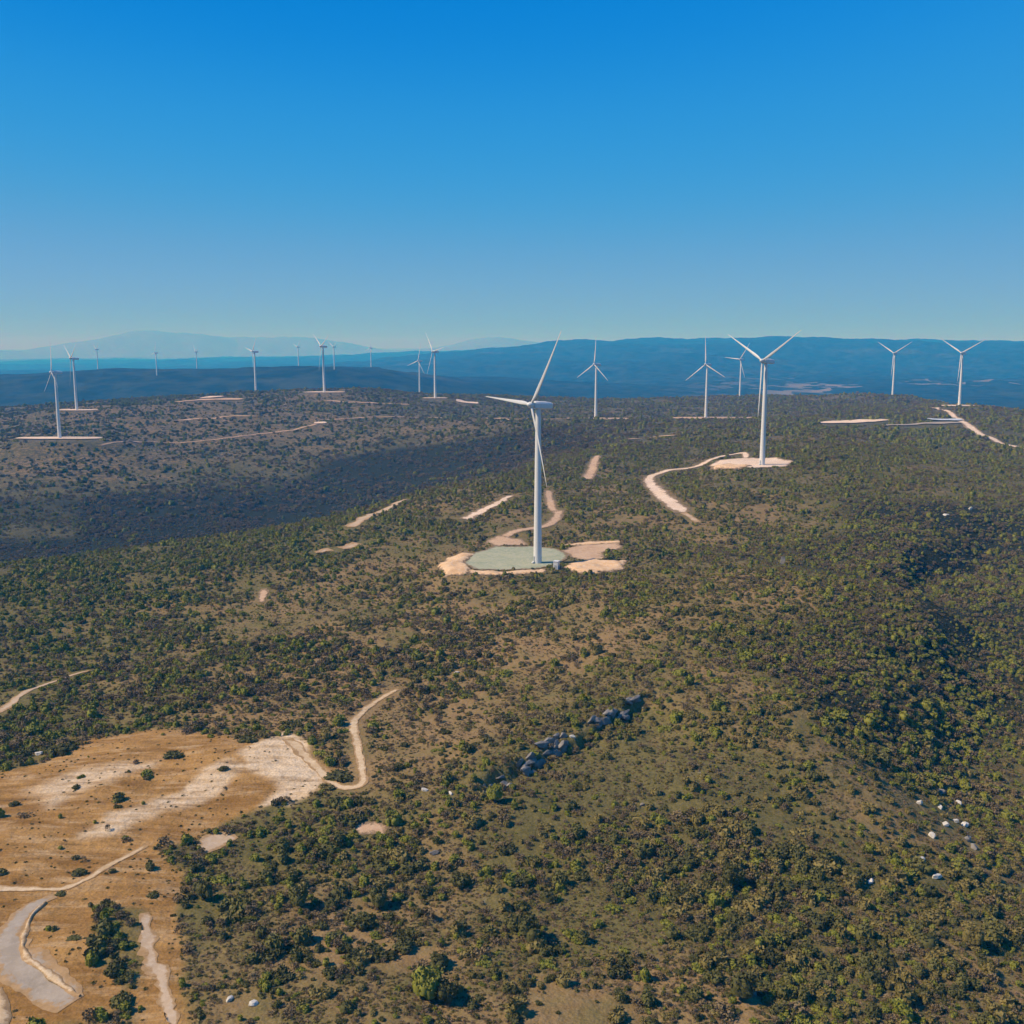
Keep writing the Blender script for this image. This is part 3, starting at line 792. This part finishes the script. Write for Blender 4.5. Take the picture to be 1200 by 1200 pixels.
def clear(x, y, pad=0.0):
    ok = np.ones(len(x), bool)
    for L, hw in ROADS:
        a = np.array(L); m = (x > a[:, 0].min() - 15) & (x < a[:, 0].max() + 15) & (y > a[:, 1].min() - 15) & (y < a[:, 1].max() + 15) & ok
        if m.any():
            ix = np.where(m)[0]; ok[ix[seg_dist(x[ix], y[ix], L) < hw + pad]] = False
    for pg in PADS:
        a = np.array(pg); m = (x > a[:, 0].min()) & (x < a[:, 0].max()) & (y > a[:, 1].min()) & (y < a[:, 1].max()) & ok
        if m.any():
            ix = np.where(m)[0]; ok[ix[inpoly(x[ix], y[ix], pg)]] = False
    return ok

def scatter(n, d0, d1, smin, smax, seed, boost=1.0):
    """random plants over the sector in front of the drone; returns x, y, size, kind"""
    rng = np.random.default_rng(seed)
    dd = np.sqrt(rng.uniform(d0 ** 2, d1 ** 2, n)); wide = rad(44 if d1 < 1500 else 35)
    tt = rng.uniform(-wide, wide, n)
    x, y = dd * np.sin(tt), dd * np.cos(tt)
    mx = mixat(x, y)
    cl = .5 + .5 * fbm(x, y, 26, 61, 3) * 1.4 + .35 * fbm(x, y, 90, 67, 3)
    p = mx[:, 0] * boost * (.16 + .84 * sstep(.08, .68, cl)) * 1.3
    infield = np.zeros(n); k = np.where(dd < 420)[0]
    infield[k] = poly_soft(x[k], y[k], FIELD, 2.0)
    thicket = np.zeros(n); thicket[k] = np.maximum(poly_soft(x[k], y[k], SCRUBBY, 1.5), poly_soft(x[k], y[k], CORNER, 1.5))
    p = p * (1 - .988 * infield) + thicket * .9
    keep = rng.uniform(0, 1, n) < p
    x, y, dd, mx = x[keep], y[keep], dd[keep], mx[keep]
    ok = clear(x, y, .8); x, y, dd, mx = x[ok], y[ok], dd[ok], mx[ok]
    # kinds come in patches
    cum = np.cumsum(mx[:, 1:], 1); cum /= cum[:, -1:]
    u = np.clip(.5 + .30 * fbm(x, y, 18, 71, 2) + rng.uniform(-.5, .5, len(x)), 0, .9999)
    kind = (u[:, None] > cum).sum(1)
    s = np.clip(smin * 1.5 * np.exp(rng.normal(0, .48, len(x)) + .45 * fbm(x, y, 40, 73, 3)), smin * .7, smax)
    s = s * np.where(kind == 4, .8, 1) * np.where(kind == 3, .85, 1)
    return x, y, s, kind, dd

WB = [(1077, 942, 1.7, 1.3, 1.4, 'upright white boulder, left one of the bright pair on the right slope'), (1124, 943, 1.5, 1.2, 1.4, 'upright white boulder, right one of the bright pair beside dark bushes'),
      (1093, 981, 1.3, 1.2, 1.4, 'white boulder below and between the bright pair'), (1079, 1008, 1.7, 1.2, .9, 'flat white boulder lowest but one of the white boulders'),
      (1096, 1028, 2.2, 1.4, .9, 'flat pale boulder, lowest of the white boulders'), (1103, 928, 1.8, 1.2, .9, 'pale grey boulder, topmost of the white boulder group'),
      (1108, 967, 2.2, 1.5, 1.0, 'broad pale boulder in the middle of the white boulder group'), (1130, 968, 1.6, 1.3, 1.1, 'pale boulder right of the broad one in the middle of the white group'),
      (1134, 985, 1.4, 1.3, 1.4, 'grey boulder at the right side of the white boulder group'), (1141, 994, 1.6, 1.4, 1.5, 'grey boulder beside dark bushes, rightmost of the boulder group'),
      (1094, 919, 1.3, 1.0, 1.2, 'small upright pale boulder above the topmost grey boulder of the white group'), (1102, 947, 1.2, 1.0, 1.1, 'small pale boulder between the two bright upright white boulders'), (1119, 963, 1.2, .9, 1.0, 'small pale boulder between two broad ones in the white boulder group'),
      (1040, 888, 1.1, .9, .8, 'single small white boulder above the white boulder group'), (1020, 1034, 1.8, 1.0, .7, 'flat tan boulder left of the lowest white boulder'),
      (497, 926, 1.3, 1.0, .8, 'pale boulder alone left of the dark rock ledge'), (528, 930, 1.0, .8, .7, 'small pale boulder at the lower end of the dark rock ledge'),
      (753, 943, 1.1, 1, .8, 'small grey boulder in the scrub below the right end of the ledge'), (670, 864, 1.3, 1, 1, 'pale boulder just below the middle of the ledge'),
      (880, 1166, 1.3, 1.0, 2.0, 'upright grey boulder beside a dark tree at the bottom right of centre'), (1157, 1082, 1.2, 1, .7, 'small pale boulder low on the right slope'),
      (45, 884, 1.6, 1.2, 1.0, 'pale boulder alone above the dry field at the left'), (268, 1172, 1.2, .9, .7, 'pale stone at the bottom left of centre'), (298, 1176, 1.0, .9, .8, 'small pale stone right of another at the bottom left of centre'),
      (1108, 604, 3.0, 2.0, 1.4, 'pale boulder on the rim above the dark right hollow'), (1137, 597, 3.2, 2.0, 2.0, 'brightest boulder on the rim above the dark right hollow'), (508, 1001, 1.4, 1, .8, 'grey boulder left of the yellow-green tree under the ledge'),
      (917, 661, 1.6, 1.4, 4.2, 'tall grey standing rock in the scrub right of centre'), (536, 788, 1.4, 1, .7, 'small pale boulder on the brown slope above the track')]
for px, py, a, b, c, lab in WB:
    q = P(px, py); dn_ = math.hypot(*q)
    ROADS.append(([q, (q[0] * (1 - 2.6 / dn_), q[1] * (1 - 2.6 / dn_))], a * .8))
parts = [scatter(66000, 140, 430, .60, 3.0, 1, 1.3), scatter(185000, 430, 1000, .62, 2.8, 2, 1.15), scatter(160000, 1000, 2500, 1.25, 4.0, 3, 1.1)]
X = np.concatenate([p[0] for p in parts]); Yy = np.concatenate([p[1] for p in parts]); SZ = np.concatenate([p[2] for p in parts])
KD = np.concatenate([p[3] for p in parts]); DD = np.concatenate([p[4] for p in parts])
rl_ = np.random.default_rng(17); n_l = 120
(lx0, ly0), (lx1, ly1) = CLIFF; lL = math.hypot(lx1 - lx0, ly1 - ly0); ltx, lty = (lx1 - lx0) / lL, (ly1 - ly0) / lL
lt = np.concatenate([rl_.uniform(-.12, .35, 55), rl_.uniform(.3, 1.08, n_l - 55)]); ls_ = np.where(lt < .3, rl_.normal(1.5, 2.2, n_l), rl_.choice([-3.0, 4.8], n_l, p=[.3, .7]) + rl_.normal(0, 1.2, n_l))
bx_ = lx0 + (lx1 - lx0) * lt + lty * ls_; by_ = ly0 + (ly1 - ly0) * lt - ltx * ls_
X = np.concatenate([X, bx_]); Yy = np.concatenate([Yy, by_]); SZ = np.concatenate([SZ, rl_.uniform(.7, 1.7, n_l)]); KD = np.concatenate([KD, rl_.choice([0, 0, 0, 1, 2], n_l)]); DD = np.hypot(X, Yy)
ZZ = hm(X, Yy) - .08 * SZ
print('plants', len(X))

# picture position of each plant (to find the ones that show largest)
def pix(x, y, z):
    zr = z - CZ; f = y * CP - zr * SP; u = y * SP + zr * CP
    return 600 + 1200 * x / f, 600 - 1200 * u / f
PXX, PYY = pix(X, Yy, ZZ)
inview = (PXX > 6) & (PXX < 1194) & (PYY < 1192)
show = SZ / DD * inview
order = np.argsort(-show)
single = order[:272]
rest = np.setdiff1d(np.arange(len(X)), single)

names = {0: 'dark green', 1: 'mid green', 2: 'olive', 3: 'bright yellow-green', 4: 'grey-brown twiggy'}
MARKS = [(500, 1170, 'the bright yellow-green tree'), (620, 1105, 'the tall dark centre tree'), (880, 1166, 'the upright grey boulder'), (350, 1062, 'the rounded green tree'),
    (860, 1040, 'the broad dark tree'), (445, 1062, 'the dark tree beside brown ground'), (240, 1055, 'the dark tree at the field edge'), (580, 940, 'the yellow-green tree under the ledge'),
    (1140, 1110, 'the olive tree'), (1096, 1028, 'the lowest white boulder'), (1077, 942, 'the left white boulder'), (1137, 989, 'the pair of grey boulders'), (1157, 1082, 'the small pale boulder'),
    (268, 1172, 'the pale stones at the bottom'), (497, 926, 'the pale boulder left of the ledge'), (753, 943, 'the small grey boulder'), (190, 1140, 'the reddish path'), (130, 1100, 'the ochre patch'),
    (430, 970, 'the reddish bare patch'), (340, 930, 'the pale bare ground'), (600, 900, 'the dark rock ledge'), (1020, 1034, 'the flat tan boulder'), (508, 1001, 'the grey boulder under the ledge')]
for fx in range(350, 1200, 100): MARKS.append((fx, 1200, 'the bottom edge, ' + ('left of centre' if fx < 500 else 'at centre' if fx < 700 else 'right of centre' if fx < 900 else 'at the right' if fx < 1100 else 'in the corner')))
SEEN = {}
def where(px, py):
    dd_ = [math.hypot(px - a, py - b) for a, b, _ in MARKS]; j = int(np.argmin(dd_)); a, b, nm = MARKS[j]; q = dd_[j]
    dx, dy = px - a, py - b
    side = 'above' if b == 1200 else ('right of' if dx > 0 else 'left of') if abs(dx) > abs(dy) else ('below' if dy > 0 else 'above')
    return ('just ' if q < 28 else 'well ' if q > 60 else '') + side + ' ' + nm
for i in single:
    k = int(KD[i])
    o = link('shrub', BM[KINDS[k]][int(R.integers(3))])
    s = float(SZ[i]); o.location = (X[i], Yy[i], ZZ[i]); o.rotation_euler.z = R.uniform(0, 2 * PI); o.scale = (s * R.uniform(.85, 1.2), s * R.uniform(.85, 1.2), s * R.uniform(.8, 1.15))
    big = 'large' if s > 1.95 else 'small' if s < 1.55 else 'middling'
    form = {0: 'round', 1: 'spreading', 2: 'upright'}[[m.name for m in BM[KINDS[k]]].index(o.data.name)]
    tag(o, f'{big} {form} {names[k]} shrub {where(PXX[i], PYY[i])}', 'shrub', 'shrubs on the near scrubby slope')

# plants that stand out on their own in the photograph
def plant(px, py, s, k, label, sx=1, sz=1, var=0):
    x_, y_ = P(px, py)
    o = link('shrub', BM[k][var]); o.location = (x_, y_, float(hm(x_, y_)) - .1); o.scale = (s * sx, s, s * sz); o.rotation_euler.z = R.uniform(-.3, .3)
    tag(o, label, 'shrub', 'shrubs that stand alone'); return o
plant(400, 912, 2.8, 'dark', 'oval dark green bush inside the loop of the pale track', 1.9, .8, 1)
plant(205, 886, 2.2, 'dark', 'wide dark bush alone at the upper edge of the dry field', 1.7, .8, 1)
plant(140, 938, 2.2, 'green', 'green bush alone on the pale strip in the dry field', 1.2, 1, 0)
plant(93, 1025, 1.5, 'dark', 'dark bush in the dry field above the narrow pale track', 1.3, .9, 0)
plant(72, 1048, 1.1, 'dark', 'low dark bush where the pale track meets the grey road', 1.4, .7, 1)
plant(64, 1090, 1.0, 'green', 'green bush in the ochre patch right of the grey road', 1, 1, 0)
plant(88, 1099, 1.0, 'dark', 'flat dark bush in the ochre patch, right of the small green bush', 1.9, .5, 1)
plant(132, 1022, 1.0, 'olive', 'small olive bush just below the pale track in the dry field', 1, 1, 0)
plant(176, 1018, 1.6, 'dark', 'tall dark bush at the right end of the dry field', 1, 1.1, 2)
plant(180, 1050, 1.3, 'dark', 'dark bush on the right edge of the dry field below the tall dark one', 1.3, .8, 1)
plant(292, 868, 2.3, 'dark', 'dark bush at the top edge of the pale bare ground', 1.6, .8, 1)
plant(262, 902, 1.3, 'dark', 'dark bush at the upper end of the pale strip in the field', 1.2, .8, 0)
plant(17, 944, 1.3, 'dark', 'small dark bush near the left edge of the dry field', 1.2, .9, 0)

# trees: trunk, limbs and crown
def tree(px, py, h, k, label, seed):
    x_, y_ = P(px, py)
    t = bpy.data.objects.new('tree', None); C.objects.link(t); t.location = (x_, y_, float(hm(x_, y_)))
    tag(t, label, 'tree', 'single trees on the slope')
    rng = random.Random(seed); bm = bmesh.new()
    def limb(a, b, r0, r1):
        a, b = Vector(a), Vector(b); q = (b - a).to_track_quat('Z', 'Y').to_matrix()
        rings = []
        for p, r in ((a, r0), ((a + b) / 2 + Vector((rng.uniform(-.08, .08), rng.uniform(-.08, .08), 0)), (r0 + r1) / 2), (b, r1)):
            rings.append([bm.verts.new(p + q @ Vector((r * math.cos(s), r * math.sin(s), 0))) for s in [2 * PI * j / 7 for j in range(7)]])
        for u, v in zip(rings[:-1], rings[1:]):
            for j in range(7): bm.faces.new((u[j], u[(j + 1) % 7], v[(j + 1) % 7], v[j]))
    limb((0, 0, -.3), (.1, 0, h * .45), h * .045, h * .03)
    for j in range(5):
        a = j * 1.26 + rng.uniform(-.3, .3)
        limb((.1, 0, h * rng.uniform(.3, .45)), (h * .28 * math.cos(a), h * .28 * math.sin(a), h * rng.uniform(.55, .75)), h * .022, h * .008)
    me = bpy.data.meshes.new('trunk'); bm.to_mesh(me); bm.free(); me.materials.append(M_bark)
    link('trunk', me, parent=t)
    cm = bush_mesh('crown', KM[k], seed, 11, 620, .17, .95, True, 0, .55)
    c = link('crown', cm, parent=t); c.location = (0, 0, h * .22); c.scale = (h * .5, h * .5, h * .62)
for q in [(500, 1170, 6.2, 'bright', 'bright yellow-green tree near the bottom, left of centre', 501), (525, 1175, 4.6, 'dark', 'dark tree close right of the bright yellow-green tree', 502),
          (620, 1105, 6, 'dark', 'tall dark green tree in the thicket near the bottom at centre', 503), (870, 1170, 6, 'dark', 'dark tree at the bottom right of centre, beside grey rock', 504),
          (350, 1062, 5, 'green', 'rounded green tree on the slope right of the dry field', 505), (860, 1040, 6, 'dark', 'broad dark tree in the right half of the lower slope', 506),
          (445, 1062, 5, 'dark', 'dark tree beside the brown bare slope left of centre', 507), (240, 1055, 4.5, 'dark', 'dark tree at the right edge of the dry field', 508),
          (580, 940, 5, 'bright', 'yellow-green tree just below the dark rock ledge', 509), (1140, 1110, 5, 'olive', 'olive tree on the slope below the white boulders', 510)]:
    tree(*q)

# everything else: one mass, instanced on points
def cloud(name, x, y, z, s, kd, protos, hz=(.8, 1.15), rng=R):
    n = len(x); me = bpy.data.meshes.new(name); me.vertices.add(n)
    me.vertices.foreach_set('co', np.stack([x, y, z], 1).astype(np.float32).ravel())
    a = me.attributes.new('kind_index', 'INT', 'POINT'); a.data.foreach_set('value', kd.astype(np.int32))
    a = me.attributes.new('turn', 'FLOAT_VECTOR', 'POINT'); rot = np.zeros((n, 3), np.float32); rot[:, 2] = rng.uniform(0, 2 * PI, n); rot[:, :2] = rng.uniform(-.12, .12, (n, 2)); a.data.foreach_set('vector', rot.ravel())
    a = me.attributes.new('size', 'FLOAT_VECTOR', 'POINT')
    sc = np.stack([s * rng.uniform(.8, 1.25, n), s * rng.uniform(.8, 1.25, n), s * rng.uniform(*hz, n)], 1); a.data.foreach_set('vector', sc.astype(np.float32).ravel())
    o = link(name, me)
    g = bpy.data.node_groups.new(name + '_nodes', 'GeometryNodeTree')
    g.interface.new_socket('Geometry', in_out='INPUT', socket_type='NodeSocketGeometry'); g.interface.new_socket('Geometry', in_out='OUTPUT', socket_type='NodeSocketGeometry')
    gi = g.nodes.new('NodeGroupInput'); go = g.nodes.new('NodeGroupOutput'); jn = g.nodes.new('GeometryNodeJoinGeometry')
    def named(nm, ty):
        q = g.nodes.new('GeometryNodeInputNamedAttribute'); q.data_type = ty; q.inputs['Name'].default_value = nm; return q.outputs['Attribute']
    kx, tn, sz = named('kind_index', 'INT'), named('turn', 'FLOAT_VECTOR'), named('size', 'FLOAT_VECTOR')
    e2r = g.nodes.new('FunctionNodeEulerToRotation'); g.links.new(tn, e2r.inputs[0])
    g2i = g.nodes.new('GeometryNodeGeometryToInstance')
    for ob in protos:
        oi = g.nodes.new('GeometryNodeObjectInfo'); oi.inputs['Object'].default_value = ob; oi.transform_space = 'ORIGINAL'; oi.inputs['As Instance'].default_value = False
        g.links.new(oi.outputs['Geometry'], g2i.inputs[0])
    # multi-input links list the last one first
    ip = g.nodes.new('GeometryNodeInstanceOnPoints'); ip.inputs['Pick Instance'].default_value = True
    g.links.new(gi.outputs[0], ip.inputs['Points']); g.links.new(g2i.outputs[0], ip.inputs['Instance']); g.links.new(kx, ip.inputs['Instance Index'])
    g.links.new(e2r.outputs[0], ip.inputs['Rotation']); g.links.new(sz, ip.inputs['Scale'])
    g.links.new(ip.outputs[0], go.inputs[0])
    md = o.modifiers.new('scatter', 'NODES'); md.node_group = g
    tag(o, kind='stuff'); return o

# one visible shrub of each mesh serves as the source
shr = [o for o in C.objects if o.name.startswith('shrub')]
bymesh = {}
for o in shr: bymesh.setdefault(o.data.name, o)
protos, pidx = [], {}
def proto_of(me):
    if me.name not in pidx:
        ob = bymesh.get(me.name)
        if ob is None:
            # a kind that is rare among the near ones: let one near shrub of another kind be of it
            cand = [q for q in shr if q['group'] == 'shrubs on the near scrubby slope' and sum(1 for z in shr if z.data == q.data) > 3][-1 - len(protos) % 5]
            ob = cand; ob.data = me; bymesh[me.name] = ob
            lab = [names[i] for i, k in enumerate(KINDS) if me in BM[k]][0]
            for nmx in names.values(): ob['label'] = ob['label'].replace(nmx, '@')
            ob['label'] = ob['label'].replace('@', lab)
        pidx[me.name] = len(protos); protos.append(ob)
    return pidx[me.name]
var = R.integers(0, 3, len(X))
pk = np.array([[proto_of(BM[k][j]) for j in range(3)] for k in KINDS])
gi_ = pk[KD, var]
sc_o = cloud('scrub', X[rest], Yy[rest], ZZ[rest], SZ[rest], gi_[rest], protos)
sc_o['label'] = 'dense olive and dark green scrub covering the hills'

# low dry tufts between the shrubs: one mass too, its sources are tufts among it
rng = np.random.default_rng(91); n = 130000
dd = 140 * np.exp(rng.uniform(0, 1, n) ** .8 * math.log(620 / 140)); tt = rng.uniform(-rad(33), rad(33), n); tx, ty = dd * np.sin(tt), dd * np.cos(tt)
mk = clear(tx, ty, .3) & (fbm(tx, ty, 12, 93, 3) > -.25); inf = poly_soft(tx, ty, FIELD, 2.0)
mk &= rng.uniform(0, 1, n) > inf * .93
tx, ty, inf = tx[mk], ty[mk], inf[mk]; ts = rng.uniform(.2, .62, len(tx)); tk = rng.choice(4, len(tx), p=[.25, .30, .2, .25]); tk[(inf > .5)] = 0
tp = []
for j, me in enumerate(TUFT):
    px_, py_ = [(330, 1180), (720, 1190), (560, 1185), (980, 1188)][j]
    x_, y_ = P(px_, py_); o = link('grass_tuft', me); o.location = (x_, y_, float(hm(x_, y_))); o.scale = (.6, .6, .6)
    tag(o, ['straw-coloured', 'olive', 'grey-brown', 'green'][j] + ' low tuft on the brown ground at the bottom edge', 'grass tuft', 'low tufts at the bottom edge'); tp.append(o)
to = cloud('low_tufts', tx, ty, hm(tx, ty) - .05, ts, tk, tp); to['label'] = 'low dry tufts between the shrubs'

# ------------------------------------------------------------------ rocks
def rock_mesh(seed, m, sub=3, rough=.35):
    bm = bmesh.new(); bmesh.ops.create_icosphere(bm, subdivisions=sub, radius=1)
    rng = np.random.default_rng(seed)
    # chop with random planes for a broken, angular stone
    for _ in range(13):
        nv = Vector(rng.normal(size=3)).normalized(); dcut = rng.uniform(.38, .8)
        for v in bm.verts:
            e = v.co.dot(nv) - dcut
            if e > 0: v.co -= nv * e * .92
    for v in bm.verts:
        c = v.co; v.co = c * (1 + rough * .35 * math.sin(c.x * 5.1 + seed) * math.sin(c.y * 4.3 + seed * 2) * math.cos(c.z * 6.2))
    me = bpy.data.meshes.new('rock'); bm.to_mesh(me); bm.free(); me.materials.append(m); return me
RW = [rock_mesh(s, M_rockw, 2) for s in (1, 2, 3, 4)]; RD = [rock_mesh(s, M_rockd) for s in (11, 12, 13, 14, 15)]
def rock(name, px, py, sx, sy, sz, me, label, group, cat, rz=None, sink=.35):
    x_, y_ = P(px, py); o = link(name, me); o.location = (x_, y_, float(hm(x_, y_)) + sz * (1 - 2 * sink) * .5); o.scale = (sx, sy, sz); o.rotation_euler = (R.uniform(-.2, .2), R.uniform(-.2, .2), R.uniform(0, 6.28) if rz is None else rz)
    if label: tag(o, label, cat, group)
    return o
for px, py, a, b, c, lab in WB:
    rock('boulder', px, py, a, b, c, RW[R.integers(4)] if 'grey' not in lab else RD[R.integers(5)], lab, 'boulders on the slope', 'boulder')
# the ledge: a broken wall of grey limestone blocks stepping up to the right
def ledge_rock(t, side, sx, sy, sz, i):
    (x0, y0), (x1, y1) = CLIFF; L = math.hypot(x1 - x0, y1 - y0); tx, ty = (x1 - x0) / L, (y1 - y0) / L
    xx = x0 + (x1 - x0) * t + ty * side; yy = y0 + (y1 - y0) * t - tx * side
    o = link('ledge_rock', RD[i % 5]); o.location = (xx, yy, float(hm(xx, yy)) + sz * .35); o.scale = (sx, sy, sz); o.rotation_euler = (R.uniform(-.25, .25), R.uniform(-.25, .25), math.atan2(ty, tx) + R.uniform(-.2, .2)); return o
rl = random.Random(5); seq = {}
for i in range(50):
    u = rl.choice([rl.uniform(.18, .32), rl.uniform(.38, .62), rl.uniform(.38, .62), rl.uniform(.70, 1.0), rl.uniform(.70, 1.0)])
    k = rl.uniform(.42, 1.05) * (.7 if u < .3 else 1.1)
    x0_, y0_ = CLIFF[0]; side = rl.gauss(1.1, 1.1)
    o = ledge_rock(u, side, rl.uniform(1.8, 4.2) * k, rl.uniform(.9, 1.7) * k, rl.uniform(.9, 1.9) * k, i)
    seq.setdefault('foot' if side > 1.8 else 'crest', []).append((u, o))
ORD = 'first second third fourth fifth sixth seventh eighth ninth tenth eleventh twelfth thirteenth fourteenth fifteenth sixteenth seventeenth eighteenth nineteenth twentieth'.split()
ORD += ['twenty-' + q for q in ORD[:9]] + ['thirtieth'] + ['thirty-' + q for q in ORD[:9]] + ['fortieth'] + ['forty-' + q for q in ORD[:9]]
for row, lst in seq.items():
    for j, (u, o) in enumerate(sorted(lst, key=lambda q: -q[0])):
        q = ('broad' if o.scale[0] > 2.4 else 'narrow' if o.scale[0] < 1.7 else 'blunt') + ' ' + ('tall' if o.scale[2] > 1.5 else 'low')
        tag(o, f'{q} grey block, {ORD[j]} from the upper right end along the ledge {row}', 'rock', 'blocks of the dark rock ledge')

# shrubs that still read alike: tell them apart by which of them stands where
from collections import defaultdict
same = defaultdict(list)
for o in C.objects:
    if o.get('group') == 'shrubs on the near scrubby slope': same[o['label']].append(o)
for lab, lst in same.items():
    if len(lst) < 2: continue
    lst.sort(key=lambda o: pix(o.location.x, o.location.y, o.location.z)[0])
    wds = ['left one', 'right one'] if len(lst) == 2 else ['left one'] + (['middle one'] if len(lst) == 3 else [ORD[k] + ' from left' for k in range(1, len(lst) - 1)]) + ['right one']
    for o, wd in zip(lst, wds): o['label'] = lab + ', ' + wd

# ------------------------------------------------------------------ air
top = CZ + 60 + float(GZ.max() - CZ if GZ.max() > CZ + 200 else 300)
bot = float(GZ.min()) - 1.0
hx = 81000
V, F = boxes([(-hx, -hx, bot, hx, hx, top)])
hme = bpy.data.meshes.new('haze'); hme.from_pydata(V, [], F)
hmt = bpy.data.materials.new('haze'); hmt.use_nodes = True; t = hmt.node_tree; t.nodes.clear()
pv = t.nodes.new('ShaderNodeVolumePrincipled'); mo = t.nodes.new('ShaderNodeOutputMaterial'); t.links.new(pv.outputs[0], mo.inputs['Volume'])
pv.inputs['Color'].default_value = (*HAZE_COLOR, 1); pv.inputs['Absorption Color'].default_value = (1, 1, 1, 1)
pv.inputs['Density'].default_value = HAZE_DENSITY; pv.inputs['Anisotropy'].default_value = 0.0
hme.materials.append(hmt)
tag(link('haze', hme), 'thin blue haze over the hills', kind='stuff')
print('haze box', bot, top)
